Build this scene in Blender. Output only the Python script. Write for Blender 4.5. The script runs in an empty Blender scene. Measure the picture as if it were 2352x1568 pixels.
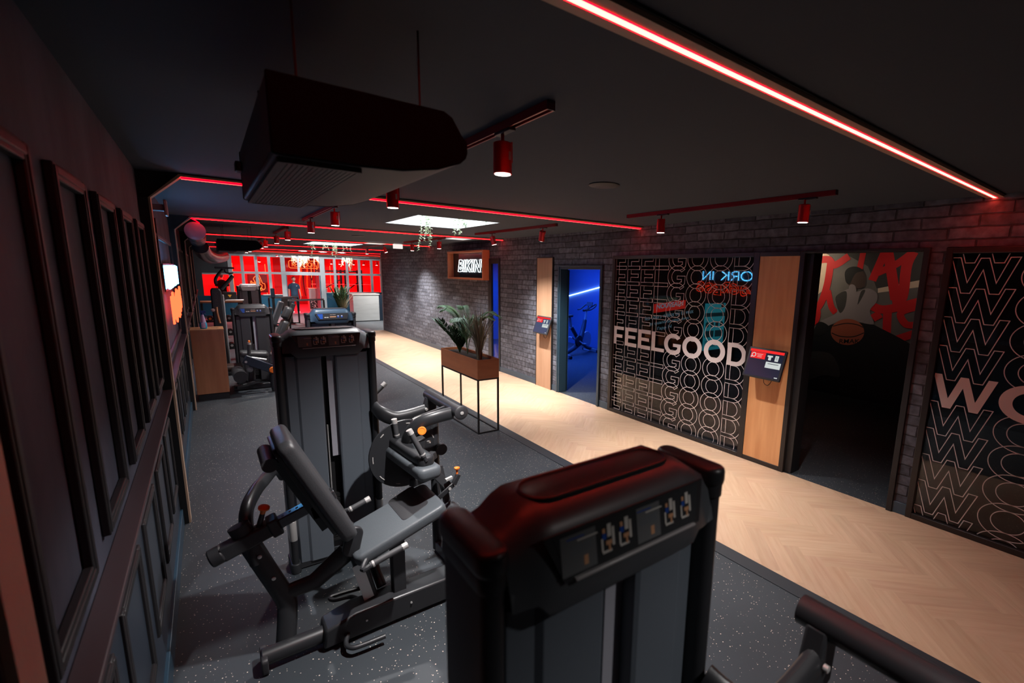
import bpy, math, random
from mathutils import Vector, Matrix
from mathutils.geometry import tessellate_polygon
C = bpy.context.scene
COL = C.collection
PI = math.pi
random.seed(7)

# ---------------------------------------------------------------- camera, world, exposure
W_, H_ = 2352, 1568
FPX, YAW, PITCH, ROLL, ZC = 1080.52, -.6609, -.1745, .0238, 2.038
PX, PY = 1176 + 140.77, 784 + 36.86
_f = Vector((-math.sin(YAW) * math.cos(PITCH), math.cos(YAW) * math.cos(PITCH), math.sin(PITCH)))
_r = Vector((math.cos(YAW), math.sin(YAW), 0)); _u = _r.cross(_f)
_R = _r * math.cos(ROLL) + _u * math.sin(ROLL); _U = -_r * math.sin(ROLL) + _u * math.cos(ROLL)
CAMP = Vector((0, 0, ZC))
cam = bpy.data.cameras.new('camera'); camo = bpy.data.objects.new('camera', cam); COL.objects.link(camo)
m3 = Matrix((_R, _U, -_f)).transposed()
camo.matrix_world = Matrix.Translation(CAMP) @ m3.to_4x4()
cam.sensor_width = 36; cam.lens = FPX / W_ * 36
cam.shift_x = -(PX - W_ / 2) / W_; cam.shift_y = (PY - H_ / 2) / W_
cam.clip_start = .02; cam.clip_end = 100
cam.dof.use_dof = True; cam.dof.focus_distance = 5.0; cam.dof.aperture_fstop = 2.8
C.camera = camo
C.view_settings.view_transform = 'Standard'; C.view_settings.look = 'None'
C.view_settings.gamma = 1; C.view_settings.use_curve_mapping = False
C.view_settings.exposure = 0.0
wd = bpy.data.worlds.new('world'); C.world = wd; wd.use_nodes = True
wd.node_tree.nodes['Background'].inputs[0].default_value = (.02, .03, .05, 1)
wd.node_tree.nodes['Background'].inputs[1].default_value = .3
H = 2.70

def ray(px, py):
    return _f + _R * ((px - PX) / FPX) - _U * ((py - PY) / FPX)
def at(px, py, X=None, Y=None, Z=None):          # a pixel of the photograph carried to a known plane of the room
    d = ray(px, py)
    t = X / d.x if X is not None else Y / d.y if Y is not None else (Z - ZC) / d.z
    return CAMP + d * t
def atp(px, py, p, n):
    d = ray(px, py); n = Vector(n)
    return CAMP + d * ((Vector(p) - CAMP).dot(n) / d.dot(n))

# ---------------------------------------------------------------- materials
def P(name, col, rough=.5, metal=0., spec=.5, em=None, es=0., noise=None, bump=None, coat=0.):
    m = bpy.data.materials.new(name); m.use_nodes = True
    nt = m.node_tree; b = nt.nodes['Principled BSDF']
    b.inputs['Base Color'].default_value = (*col, 1); b.inputs['Roughness'].default_value = rough
    b.inputs['Metallic'].default_value = metal; b.inputs['Specular IOR Level'].default_value = spec
    b.inputs['Coat Weight'].default_value = coat
    if em: b.inputs['Emission Color'].default_value = (*em, 1); b.inputs['Emission Strength'].default_value = es
    tc = None
    if noise or bump:
        tc = nt.nodes.new('ShaderNodeTexCoord')
    if noise:                                     # (scale, second colour, stretch)
        n = nt.nodes.new('ShaderNodeTexNoise'); mp = nt.nodes.new('ShaderNodeMapping')
        n.inputs['Scale'].default_value = noise[0]; n.inputs['Detail'].default_value = 5
        mp.inputs['Scale'].default_value = noise[2] if len(noise) > 2 else (1, 1, 1)
        mx = nt.nodes.new('ShaderNodeMix'); mx.data_type = 'RGBA'
        rp = nt.nodes.new('ShaderNodeValToRGB'); rp.color_ramp.elements[0].position = .35; rp.color_ramp.elements[1].position = .65
        nt.links.new(tc.outputs['Object'], mp.inputs[0]); nt.links.new(mp.outputs[0], n.inputs['Vector'])
        nt.links.new(n.outputs['Fac'], rp.inputs[0]); nt.links.new(rp.outputs[0], mx.inputs['Factor'])
        mx.inputs['A'].default_value = (*col, 1); mx.inputs['B'].default_value = (*noise[1], 1)
        nt.links.new(mx.outputs['Result'], b.inputs['Base Color'])
    if bump:                                      # (scale, strength)
        n = nt.nodes.new('ShaderNodeTexNoise'); n.inputs['Scale'].default_value = bump[0]; n.inputs['Detail'].default_value = 4
        bp = nt.nodes.new('ShaderNodeBump'); bp.inputs['Strength'].default_value = bump[1]; bp.inputs['Distance'].default_value = .01
        nt.links.new(tc.outputs['Object'], n.inputs['Vector']); nt.links.new(n.outputs['Fac'], bp.inputs['Height'])
        nt.links.new(bp.outputs[0], b.inputs['Normal'])
    return m
def E_(name, col, s):
    m = bpy.data.materials.new(name); m.use_nodes = True; nt = m.node_tree
    nt.nodes.remove(nt.nodes['Principled BSDF'])
    e = nt.nodes.new('ShaderNodeEmission'); e.inputs[0].default_value = (*col, 1); e.inputs[1].default_value = s
    nt.links.new(e.outputs[0], nt.nodes['Material Output'].inputs[0]); return m

M = {}
M['black'] = P('black_powder_coat', (.018, .019, .022), .42, 0, .5, bump=(300, .05))
M['frame'] = P('charcoal_frame', (.022, .023, .026), .38, .15, .5)
M['shroud'] = P('shroud_plastic', (.100, .118, .142), .42, 0, .5, bump=(500, .04))
M['shroud2'] = P('shroud_guide_plate', (.34, .34, .39), .4)
M['shroudblue'] = P('blue_lit_shroud', (.022, .045, .075), .35, 0, .5)  # blue light falling on the tower put into the plastic's colour
M['vinyl'] = P('vinyl_upholstery', (.068, .078, .088), .45, 0, .4, bump=(220, .12))
M['vinyld'] = P('dark_vinyl', (.022, .022, .025), .5, bump=(220, .1))
M['grip'] = P('rubber_grip', (.045, .046, .05), .55, bump=(400, .1))
M['chrome'] = P('brushed_metal', (.62, .61, .60), .35, .55)
M['steel'] = P('stainless_steel', (.62, .64, .64), .4, .55, noise=(3, (.56, .58, .58), (1, 1, 6)))
M['orange'] = P('orange_plastic', (.85, .19, .02), .35)
M['wood'] = P('oak_laminate', (.47, .235, .115), .45, noise=(2.2, (.38, .175, .08), (6, 6, .5)))
M['woodd'] = P('reddish_oak_laminate', (.40, .17, .085), .45, noise=(2.2, (.32, .125, .06), (6, 6, .5)))
M['wooded'] = P('planter_wood', (.36, .125, .05), .4, noise=(3, (.30, .10, .04), (1, 1, 5)))
M['board'] = P('profile_board', (.46, .31, .22), .55)
M['ceil'] = P('ceiling_paint', (.032, .042, .060), .8, bump=(30, .05))
M['wallL'] = P('dark_plaster', (.026, .034, .056), .75, noise=(2.6, (.075, .085, .125), (1, 1, .4)), bump=(12, .25))
M['navy'] = P('navy_paint', (.022, .032, .048), .35)
M['base'] = P('blue_grey_skirting', (.035, .062, .09), .4)
M['door'] = P('blue_grey_door_frame', (.018, .042, .062), .35)
M['dark'] = P('black_paint', (.012, .012, .014), .5)
M['darkroom'] = P('dark_room_paint', (.02, .019, .02), .7)
M['white'] = P('white_plastic', (.7, .7, .7), .4)
M['vinylw'] = P('white_vinyl_lettering', (.62, .54, .52), .5)
M['teal'] = P('teal_panel', (.006, .055, .10), .4)
M['greyp'] = P('grey_metal_frame', (.33, .33, .34), .45, .3)
M['redwall'] = P('red_paint', (.75, .012, .02), .6)
M['redlitfloor'] = P('red_lit_flooring', (.62, .10, .16), .5)  # red room light put into the pale floor's colour
M['spot'] = P('red_lit_spot_housing', (.50, .012, .014), .3, .3)  # red LED light put into the housing colour
M['track'] = P('red_lit_track_rail', (.30, .012, .015), .35, .3)  # rail coloured with the red glow of the LED battens
M['lens'] = E_('spot_lens', (1, .82, .72), 14)
M['ledcore'] = E_('led_core', (1, .045, .03), 11)
M['ledcore1'] = E_('led_core_near', (1, .085, .045), 20)
M['lededge'] = E_('led_red_edge', (1, .0, .004), 9)
M['lededge1'] = E_('led_red_edge_near', (1, .0, .004), 38)
M['sky'] = E_('skylight_daylight', (.80, .93, 1), 11)
M['sky3'] = E_('skylight_daylight_far', (.88, .95, 1), 22)
M['neonblue'] = E_('neon_blue_white', (.10, .50, 1), 26)
M['neonred'] = E_('neon_red', (1, .045, .015), 7)
M['neonwhite'] = E_('neon_white', (.85, .97, 1), 4)
M['neonyel'] = E_('neon_amber', (1, .35, .05), 4)
M['neonred2'] = E_('neon_red_sign', (1, .13, .03), 3.2)
M['ledblue'] = E_('led_blue', (.25, .50, 1), 12)
M['redpanel'] = E_('red_ceiling_lamp', (1, .02, .03), 9)
M['green'] = P('fern_leaf', (.10, .19, .075), .5, noise=(8, (.05, .11, .04)))
M['dgreen'] = P('dark_leaf', (.03, .075, .025), .4)
M['dry'] = P('dry_grass_leaf', (.17, .15, .095), .6)
M['pale'] = P('pale_hanging_leaf', (.42, .48, .30), .6)
M['soil'] = P('soil', (.012, .010, .009), .9)
M['cyan'] = P('blue_cleaner', (.02, .30, .48), .2)
M['bottle'] = P('bottle_body', (.45, .33, .48), .3)
M['navyp'] = P('navy_plastic', (.01, .03, .16), .3)
M['skin'] = P('skin', (.62, .36, .27), .5)
M['hair'] = P('hair', (.07, .04, .025), .6)
M['tshirt'] = P('navy_tshirt', (.018, .045, .085), .8)
M['trouser'] = P('dark_trousers', (.02, .035, .06), .8)
M['duct'] = P('galvanised_duct', (.15, .15, .155), .25, 1)
M['ductcap'] = P('plastic_wrapped_duct_end', (.30, .17, .24), .35)
M['screen'] = P('screen_off', (.012, .018, .035), .2, em=(.03, .05, .11), es=.18)
M['scred'] = E_('screen_red', (1, .03, .03), .9)
M['scwhite'] = E_('screen_white', (.8, .86, .84), .75)
M['signwhite'] = E_('white_lit_sign', (1, .9, .85), 1.0)
M['rackblk'] = P('rack_black', (.01, .01, .011), .5)
M['lightgrey'] = P('light_grey_panel', (.40, .38, .37), .5)
M['placard'] = P('placard_film', (.028, .031, .034), .25)
M['card'] = P('placard_card', (.12, .125, .13), .3)
M['pwhite'] = P('placard_white', (.55, .52, .48), .4)
M['pblue'] = P('placard_blue', (.01, .06, .30), .4)
M['ptan'] = P('placard_tan', (.55, .28, .15), .4)
M['yellow'] = P('yellow_sticker', (.75, .42, .05), .4)

def m_rubber():
    m = P('speckled_rubber', (.030, .032, .036), .55)
    nt = m.node_tree; b = nt.nodes['Principled BSDF']; L = nt.links.new
    tc = nt.nodes.new('ShaderNodeTexCoord')
    v = nt.nodes.new('ShaderNodeTexVoronoi'); v.inputs['Scale'].default_value = 68
    L(tc.outputs['Object'], v.inputs['Vector'])
    sep = nt.nodes.new('ShaderNodeSeparateColor'); L(v.outputs['Color'], sep.inputs[0])
    a = nt.nodes.new('ShaderNodeMath'); a.operation = 'GREATER_THAN'; a.inputs[1].default_value = .38; L(sep.outputs[0], a.inputs[0])
    r = nt.nodes.new('ShaderNodeMath'); r.operation = 'MULTIPLY'; L(sep.outputs[1], r.inputs[0]); r.inputs[1].default_value = .235
    d = nt.nodes.new('ShaderNodeMath'); d.operation = 'LESS_THAN'; L(v.outputs['Distance'], d.inputs[0]); L(r.outputs[0], d.inputs[1])
    f = nt.nodes.new('ShaderNodeMath'); f.operation = 'MULTIPLY'; L(a.outputs[0], f.inputs[0]); L(d.outputs[0], f.inputs[1])
    n = nt.nodes.new('ShaderNodeTexNoise'); n.inputs['Scale'].default_value = 1.6; n.inputs['Detail'].default_value = 8
    L(tc.outputs['Object'], n.inputs['Vector'])
    mx0 = nt.nodes.new('ShaderNodeMix'); mx0.data_type = 'RGBA'; L(n.outputs['Fac'], mx0.inputs['Factor'])
    mx0.inputs['A'].default_value = (.017, .022, .027, 1); mx0.inputs['B'].default_value = (.037, .046, .056, 1)
    mx = nt.nodes.new('ShaderNodeMix'); mx.data_type = 'RGBA'; L(f.outputs[0], mx.inputs['Factor'])
    L(mx0.outputs['Result'], mx.inputs['A']); mx.inputs['B'].default_value = (.62, .52, .43, 1)
    L(mx.outputs['Result'], b.inputs['Base Color']); return m
M['rubber'] = m_rubber()

def m_brick():
    m = P('grey_brick', (.1, .1, .11), .8)
    nt = m.node_tree; b = nt.nodes['Principled BSDF']; L = nt.links.new
    tc = nt.nodes.new('ShaderNodeTexCoord')
    sx = nt.nodes.new('ShaderNodeSeparateXYZ'); L(tc.outputs['Object'], sx.inputs[0])
    cx = nt.nodes.new('ShaderNodeCombineXYZ'); L(sx.outputs['Y'], cx.inputs['X']); L(sx.outputs['Z'], cx.inputs['Y'])
    n = nt.nodes.new('ShaderNodeTexNoise'); n.inputs['Scale'].default_value = 5; L(tc.outputs['Object'], n.inputs['Vector'])
    ad = nt.nodes.new('ShaderNodeVectorMath'); ad.operation = 'MULTIPLY_ADD'
    L(n.outputs['Color'], ad.inputs[0]); ad.inputs[1].default_value = (.035, .022, 0); L(cx.outputs[0], ad.inputs[2])
    br = nt.nodes.new('ShaderNodeTexBrick'); L(ad.outputs[0], br.inputs['Vector'])
    br.inputs['Scale'].default_value = 1; br.inputs['Brick Width'].default_value = .38; br.inputs['Row Height'].default_value = .092
    br.inputs['Mortar Size'].default_value = .009; br.inputs['Mortar Smooth'].default_value = .6; br.offset_frequency = 2
    br.inputs['Color1'].default_value = (.048, .051, .064, 1); br.inputs['Color2'].default_value = (.115, .122, .145, 1)
    br.inputs['Mortar'].default_value = (.030, .030, .036, 1)
    n2 = nt.nodes.new('ShaderNodeTexNoise'); n2.inputs['Scale'].default_value = 14; n2.inputs['Detail'].default_value = 8; L(tc.outputs['Object'], n2.inputs['Vector'])
    rp = nt.nodes.new('ShaderNodeValToRGB'); rp.color_ramp.elements[0].position = .3; rp.color_ramp.elements[1].position = .75
    rp.color_ramp.elements[0].color = (.55, .5, .5, 1); rp.color_ramp.elements[1].color = (1.7, 1.7, 1.75, 1); L(n2.outputs['Fac'], rp.inputs[0])
    mx = nt.nodes.new('ShaderNodeMix'); mx.data_type = 'RGBA'; mx.blend_type = 'MULTIPLY'; mx.inputs['Factor'].default_value = 1
    L(br.outputs['Color'], mx.inputs['A']); L(rp.outputs[0], mx.inputs['B']); L(mx.outputs['Result'], b.inputs['Base Color'])
    s = nt.nodes.new('ShaderNodeMath'); s.operation = 'MULTIPLY_ADD'; L(n2.outputs['Fac'], s.inputs[0]); s.inputs[1].default_value = .5
    iv = nt.nodes.new('ShaderNodeMath'); iv.operation = 'SUBTRACT'; iv.inputs[0].default_value = 1; L(br.outputs['Fac'], iv.inputs[1]); L(iv.outputs[0], s.inputs[2])
    bp = nt.nodes.new('ShaderNodeBump'); bp.inputs['Strength'].default_value = .7; bp.inputs['Distance'].default_value = .015
    L(s.outputs[0], bp.inputs['Height']); L(bp.outputs[0], b.inputs['Normal']); return m
M['brick'] = m_brick()

def m_herring():
    m = P('herringbone_oak', (.6, .4, .25), .42)
    nt = m.node_tree; b = nt.nodes['Principled BSDF']; L = nt.links.new
    at_ = nt.nodes.new('ShaderNodeAttribute'); at_.attribute_name = 'tone'
    tc = nt.nodes.new('ShaderNodeTexCoord')
    mp = nt.nodes.new('ShaderNodeMapping'); L(tc.outputs['UV'], mp.inputs[0]); mp.inputs['Scale'].default_value = (3, 28, 1)
    n = nt.nodes.new('ShaderNodeTexNoise'); n.inputs['Scale'].default_value = 1; n.inputs['Detail'].default_value = 6; L(mp.outputs[0], n.inputs['Vector'])
    rp = nt.nodes.new('ShaderNodeValToRGB'); L(n.outputs['Fac'], rp.inputs[0])
    rp.color_ramp.elements[0].position = .3; rp.color_ramp.elements[0].color = (.50, .325, .205, 1)
    rp.color_ramp.elements[1].position = .7; rp.color_ramp.elements[1].color = (.585, .41, .275, 1)
    mx = nt.nodes.new('ShaderNodeMix'); mx.data_type = 'RGBA'; mx.blend_type = 'MULTIPLY'; mx.inputs['Factor'].default_value = 1
    L(rp.outputs[0], mx.inputs['A']); L(at_.outputs['Color'], mx.inputs['B']); L(mx.outputs['Result'], b.inputs['Base Color']); return m
M['herring'] = m_herring()

def m_glass(name, tint, ior):
    m = bpy.data.materials.new(name); m.use_nodes = True; nt = m.node_tree; L = nt.links.new
    nt.nodes.remove(nt.nodes['Principled BSDF'])
    t = nt.nodes.new('ShaderNodeBsdfTransparent'); t.inputs[0].default_value = (*tint, 1)
    g = nt.nodes.new('ShaderNodeBsdfGlossy'); g.inputs['Roughness'].default_value = .015
    f = nt.nodes.new('ShaderNodeFresnel')                      # same reflectance on both faces of the thin, non-refracting pane
    ge = nt.nodes.new('ShaderNodeNewGeometry'); mr = nt.nodes.new('ShaderNodeMapRange'); L(ge.outputs['Backfacing'], mr.inputs[0])
    mr.inputs[3].default_value = ior; mr.inputs[4].default_value = 1 / ior; L(mr.outputs[0], f.inputs[0])
    mx = nt.nodes.new('ShaderNodeMixShader'); L(f.outputs[0], mx.inputs[0]); L(t.outputs[0], mx.inputs[1]); L(g.outputs[0], mx.inputs[2])
    L(mx.outputs[0], nt.nodes['Material Output'].inputs[0]); return m
M['glass'] = m_glass('tinted_glass', (.72, .72, .72), 1.55)
M['glassclear'] = m_glass('clear_glass', (.97, .97, .97), 1.25)

# ---------------------------------------------------------------- mesh builder
ORG = {}
def bez(pts, n=6):
    pts = [Vector(p) for p in pts]; out = []
    for i in range(len(pts) - 1):
        p0 = pts[max(i - 1, 0)]; p1 = pts[i]; p2 = pts[i + 1]; p3 = pts[min(i + 2, len(pts) - 1)]
        for k in range(n):
            t = k / n
            out.append(.5 * ((2 * p1) + (p2 - p0) * t + (2 * p0 - 5 * p1 + 4 * p2 - p3) * t * t + (3 * p1 - p0 - 3 * p2 + p3) * t ** 3))
    out.append(pts[-1]); return out
class MB:
    def __init__(s): s.v = []; s.f = []; s.mi = []; s.cur = 0
    def m(s, i): s.cur = i; return s
    def add(s, vs, fs):
        o = len(s.v); s.v += [Vector(v) for v in vs]
        for f in fs: s.f.append([o + i for i in f]); s.mi.append(s.cur)
        return s
    def box(s, x0, x1, y0, y1, z0, z1):
        if x0 > x1: x0, x1 = x1, x0
        if y0 > y1: y0, y1 = y1, y0
        if z0 > z1: z0, z1 = z1, z0
        return s.add([(x0, y0, z0), (x1, y0, z0), (x1, y1, z0), (x0, y1, z0), (x0, y0, z1), (x1, y0, z1), (x1, y1, z1), (x0, y1, z1)],
                     [(3, 2, 1, 0), (4, 5, 6, 7), (0, 1, 5, 4), (1, 2, 6, 5), (2, 3, 7, 6), (3, 0, 4, 7)])
    def obox(s, c, U, V, N, hu, hv, hn):
        c = Vector(c); U = Vector(U).normalized() * hu; V = Vector(V).normalized() * hv; N = Vector(N).normalized() * hn
        if U.cross(V).dot(N) < 0: N = -N
        p = [c - U - V - N, c + U - V - N, c + U + V - N, c - U + V - N, c - U - V + N, c + U - V + N, c + U + V + N, c - U + V + N]
        return s.add(p, [(3, 2, 1, 0), (4, 5, 6, 7), (0, 1, 5, 4), (1, 2, 6, 5), (2, 3, 7, 6), (3, 0, 4, 7)])
    def beam(s, a, b, w, h, side=(0, 1, 0)):
        a = Vector(a); b = Vector(b); d = (b - a); V = Vector(side); V = (V - d * (V.dot(d) / d.dot(d))).normalized(); N = d.cross(V)
        return s.obox((a + b) / 2, d, V, N, d.length / 2, w / 2, h / 2)
    def tube(s, pts, r, seg=12, flat=1., side=None, caps=True, closed=False):
        pts = [Vector(p) for p in pts]; n = len(pts)
        rs = r if isinstance(r, (list, tuple)) else [r] * n
        t0 = (pts[1] - pts[0]).normalized()
        ref = Vector(side) if side else (Vector((0, 0, 1)) if abs(t0.z) < .9 else Vector((0, 1, 0)))
        vs = []; prev = None
        for i, p in enumerate(pts):
            if closed: t = (pts[(i + 1) % n] - pts[i - 1]).normalized()
            else: t = (pts[min(i + 1, n - 1)] - pts[max(i - 1, 0)]).normalized()
            base = ref if (side or prev is None) else prev
            a = (base - t * base.dot(t))
            if a.length < 1e-5: a = t.orthogonal()
            a.normalize(); prev = a; b = t.cross(a)
            for k in range(seg):
                an = 2 * PI * k / seg
                vs.append(p + a * (math.cos(an) * rs[i]) + b * (math.sin(an) * rs[i] * flat))
        fs = []
        for i in range(n if closed else n - 1):
            j = (i + 1) % n
            for k in range(seg):
                fs.append((i * seg + k, i * seg + (k + 1) % seg, j * seg + (k + 1) % seg, j * seg + k))
        if caps and not closed:
            fs.append(tuple(reversed(range(seg)))); fs.append(tuple((n - 1) * seg + k for k in range(seg)))
        return s.add(vs, fs)
    def cyl(s, a, b, r, r2=None, seg=20): return s.tube([a, b], [r, r if r2 is None else r2], seg)
    def prism(s, poly, vec):
        n = len(poly); a = [Vector(p) for p in poly]; vec = Vector(vec)
        nr = Vector((0, 0, 0))
        for i in range(n): nr += a[i].cross(a[(i + 1) % n])
        if nr.dot(vec) < 0: a.reverse()
        b = [p + vec for p in a]
        return s.add(a + b, [tuple(reversed(range(n))), tuple(range(n, 2 * n))] + [(i, (i + 1) % n, n + (i + 1) % n, n + i) for i in range(n)])
    def pad(s, c, U, V, N, hu, hv, t, rc=.03, re=.018, q=5):       # rounded slab
        c = Vector(c); U = Vector(U).normalized(); V = Vector(V).normalized(); N = Vector(N).normalized()
        if U.cross(V).dot(N) < 0: V = -V
        def ring(ins, h):
            r = max(min(rc, hu - .0005, hv - .0005) - ins, .0008); out = []
            for k, (sx, sy) in enumerate(((1, 1), (-1, 1), (-1, -1), (1, -1))):
                for j in range(q + 1):
                    an = PI / 2 * k + PI / 2 * j / q
                    out.append(c + U * (sx * (hu - ins - r) + math.cos(an) * r) + V * (sy * (hv - ins - r) + math.sin(an) * r) + N * h)
            return out
        rings = []
        for k in range(4):
            a = PI / 2 * k / 3; rings.append(ring(re * (1 - math.sin(a)), -t / 2 + re * (1 - math.cos(a))))
        for k in range(4):
            a = PI / 2 * k / 3; rings.append(ring(re * (1 - math.cos(a)), t / 2 - re * (1 - math.sin(a))))
        n = len(rings[0]); vs = [p for r_ in rings for p in r_]; fs = [tuple(reversed(range(n))), tuple(range(n * 7, n * 8))]
        for i in range(7):
            for k in range(n): fs.append((i * n + k, i * n + (k + 1) % n, (i + 1) * n + (k + 1) % n, (i + 1) * n + k))
        return s.add(vs, fs)
    def lathe(s, c, prof, ax=(0, 0, 1), seg=20):
        c = Vector(c); ax = Vector(ax).normalized(); a = ax.orthogonal().normalized(); b = ax.cross(a)
        vs = [c + ax * z + a * (math.cos(2 * PI * k / seg) * r) + b * (math.sin(2 * PI * k / seg) * r) for r, z in prof for k in range(seg)]
        fs = [(i * seg + k, i * seg + (k + 1) % seg, (i + 1) * seg + (k + 1) % seg, (i + 1) * seg + k) for i in range(len(prof) - 1) for k in range(seg)]
        fs.append(tuple(reversed(range(seg)))); fs.append(tuple((len(prof) - 1) * seg + k for k in range(seg)))
        return s.add(vs, fs)
    def ell(s, c, rx, ry, rz, seg=14, rings=9):
        vs = []; fs = []
        for i in range(rings + 1):
            ph = PI * i / rings
            for k in range(seg):
                a = 2 * PI * k / seg; vs.append((c[0] + rx * math.sin(ph) * math.cos(a), c[1] + ry * math.sin(ph) * math.sin(a), c[2] - rz * math.cos(ph)))
        for i in range(rings):
            for k in range(seg): fs.append((i * seg + k, i * seg + (k + 1) % seg, (i + 1) * seg + (k + 1) % seg, (i + 1) * seg + k))
        return s.add(vs, fs)
    def poly3(s, loops, O, A, B, thick, N):        # flat lettering: 2D loops (outer + holes) on a plane, with a little thickness
        O = Vector(O); A = Vector(A); B = Vector(B); N = Vector(N)
        L3 = [[Vector((x, y, 0)) for x, y in l] for l in loops]
        tri = tessellate_polygon(L3); flat = [p for l in L3 for p in l]
        top = [O + A * p.x + B * p.y + N * thick for p in flat]; o = len(s.v); s.v += top
        for t in tri:
            p, q, r = (top[i] for i in t)
            f = list(t) if (q - p).cross(r - p).dot(N) > 0 else list(reversed(t))
            s.f.append([o + i for i in f]); s.mi.append(s.cur)
        return s
    def line2(s, loop, O, A, B, N, w, closed=True):   # ribbon of width w along a 2D path
        n = len(loop); P2 = [Vector(p) for p in loop]; L_, R_ = [], []
        for i in range(n):
            a = P2[i - 1] if (closed or i > 0) else P2[i]; b = P2[(i + 1) % n] if (closed or i < n - 1) else P2[i]
            d1 = (P2[i] - a); d2 = (b - P2[i])
            d1 = d1.normalized() if d1.length > 1e-7 else d2.normalized(); d2 = d2.normalized() if d2.length > 1e-7 else d1
            n1 = Vector((-d1.y, d1.x)); n2 = Vector((-d2.y, d2.x)); mm = (n1 + n2)
            mm = mm.normalized() if mm.length > 1e-4 else n1
            k = w / 2 / max(mm.dot(n1), .35); L_.append(P2[i] + mm * k); R_.append(P2[i] - mm * k)
        O = Vector(O); A = Vector(A); B = Vector(B); N = Vector(N)
        vs = [O + A * p.x + B * p.y + N for p in L_ + R_]
        fs = []
        for i in range(n if closed else n - 1):
            j = (i + 1) % n; f = (i, j, n + j, n + i)
            if (vs[j] - vs[i]).cross(vs[n + j] - vs[i]).dot(N) < 0: f = tuple(reversed(f))
            fs.append(f)
        return s.add(vs, fs)
    def clip(s, axis, lo, hi):                      # cut what lies beyond an opening's edge
        import bmesh
        bm = bmesh.new(); vv = [bm.verts.new(v) for v in s.v]
        for f, mi in zip(s.f, s.mi):
            try: bf = bm.faces.new([vv[i] for i in f]); bf.material_index = mi
            except ValueError: pass
        for val, sg in ((lo, -1), (hi, 1)):
            no = Vector((0, 0, 0)); no[axis] = sg; co = Vector((0, 0, 0)); co[axis] = val
            bmesh.ops.bisect_plane(bm, geom=bm.verts[:] + bm.edges[:] + bm.faces[:], plane_co=co, plane_no=no, clear_outer=True)
        bm.verts.index_update(); s.v = [v.co.copy() for v in bm.verts]; s.f = [[v.index for v in f.verts] for f in bm.faces]; s.mi = [f.material_index for f in bm.faces]
        bm.free(); return s
    def build(s, name, mats, parent=None, bevel=0, smooth=True, ang=38):
        if not isinstance(mats, (list, tuple)): mats = [mats]
        me = bpy.data.meshes.new(name); o = bpy.data.objects.new(name, me); COL.objects.link(o)
        if parent is not None: org = ORG[parent.name]; o.parent = parent
        else:
            lo = [min(v[i] for v in s.v) for i in range(3)]; hi = [max(v[i] for v in s.v) for i in range(3)]
            org = Vector(((lo[0] + hi[0]) / 2, (lo[1] + hi[1]) / 2, lo[2])); o.location = org
        ORG[o.name] = org
        me.from_pydata([v - org for v in s.v], [], s.f)
        for m_ in mats: me.materials.append(M[m_] if isinstance(m_, str) else m_)
        me.polygons.foreach_set('material_index', s.mi)
        if smooth: me.shade_smooth(); me.set_sharp_from_angle(angle=math.radians(ang))
        me.update()
        if bevel:
            b = o.modifiers.new('bevel', 'BEVEL'); b.width = bevel; b.segments = 2; b.limit_method = 'ANGLE'; b.angle_limit = math.radians(40)
        return o
def thing(name, loc, label, cat, group=None):
    o = bpy.data.objects.new(name, None); COL.objects.link(o); o.location = loc; o.empty_display_size = .1
    ORG[o.name] = Vector(loc); return tag(o, label, cat, group)
def tag(o, label, cat, group=None):
    o['label'] = label; o['category'] = cat
    if group: o['group'] = group
    return o
def struct(o): o['kind'] = 'structure'; return o
def copy_tree(o, parent=None):
    c = o.copy(); COL.objects.link(c)
    if parent is not None: c.parent = parent
    for ch in o.children:
        copy_tree(ch, c)
    return c
def dup(root, loc, label, rotz=0, group=None):
    c = copy_tree(root); c.location = loc; c.rotation_euler.z = rotz; c['label'] = label
    if group: c['group'] = group
    return c
def light(name, kind, loc, energy, col, aim=None, parent=None, **k):
    l = bpy.data.lights.new(name, kind); l.energy = energy; l.color = col
    for a, b in k.items(): setattr(l, a, b)
    o = bpy.data.objects.new(name, l); COL.objects.link(o)
    loc = Vector(loc)
    if aim is not None: o.rotation_euler = (Vector(aim) - loc).to_track_quat('-Z', 'Y').to_euler()
    if parent is not None: o.parent = parent; loc = loc - ORG[parent.name]
    o.location = loc; return o

# text helpers
def txt_mesh(text, offset=0., shear=0.):
    cu = bpy.data.curves.new('t', 'FONT'); cu.body = text; cu.size = 1; cu.offset = offset; cu.shear = shear; cu.resolution_u = 3
    o = bpy.data.objects.new('t', cu); COL.objects.link(o)
    dg = bpy.context.evaluated_depsgraph_get(); me = o.evaluated_get(dg).to_mesh()
    vs = [v.co.copy() for v in me.vertices]; fs = [list(p.vertices) for p in me.polygons]; es = [tuple(e.vertices) for e in me.edges]
    o.evaluated_get(dg).to_mesh_clear(); bpy.data.objects.remove(o); bpy.data.curves.remove(cu)
    return vs, fs, es
def put_text(mb, text, O, A, B, N, h, width=None, offset=0., shear=0.):
    vs, fs, _ = txt_mesh(text, offset, shear); O = Vector(O); A = Vector(A); B = Vector(B); N = Vector(N)
    x0 = min(v.x for v in vs); x1 = max(v.x for v in vs); y0 = min(v.y for v in vs); y1 = max(v.y for v in vs)
    sy = h / (y1 - y0); sx = (width / (x1 - x0)) if width else sy
    pts = [O + A * ((v.x - x0) * sx) + B * ((v.y - y0) * sy) + N for v in vs]
    out = []
    for f in fs:
        p, q, r = pts[f[0]], pts[f[1]], pts[f[2]]
        out.append(f if (q - p).cross(r - p).dot(N) >= 0 else f[::-1])
    mb.add(pts, out)
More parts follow.
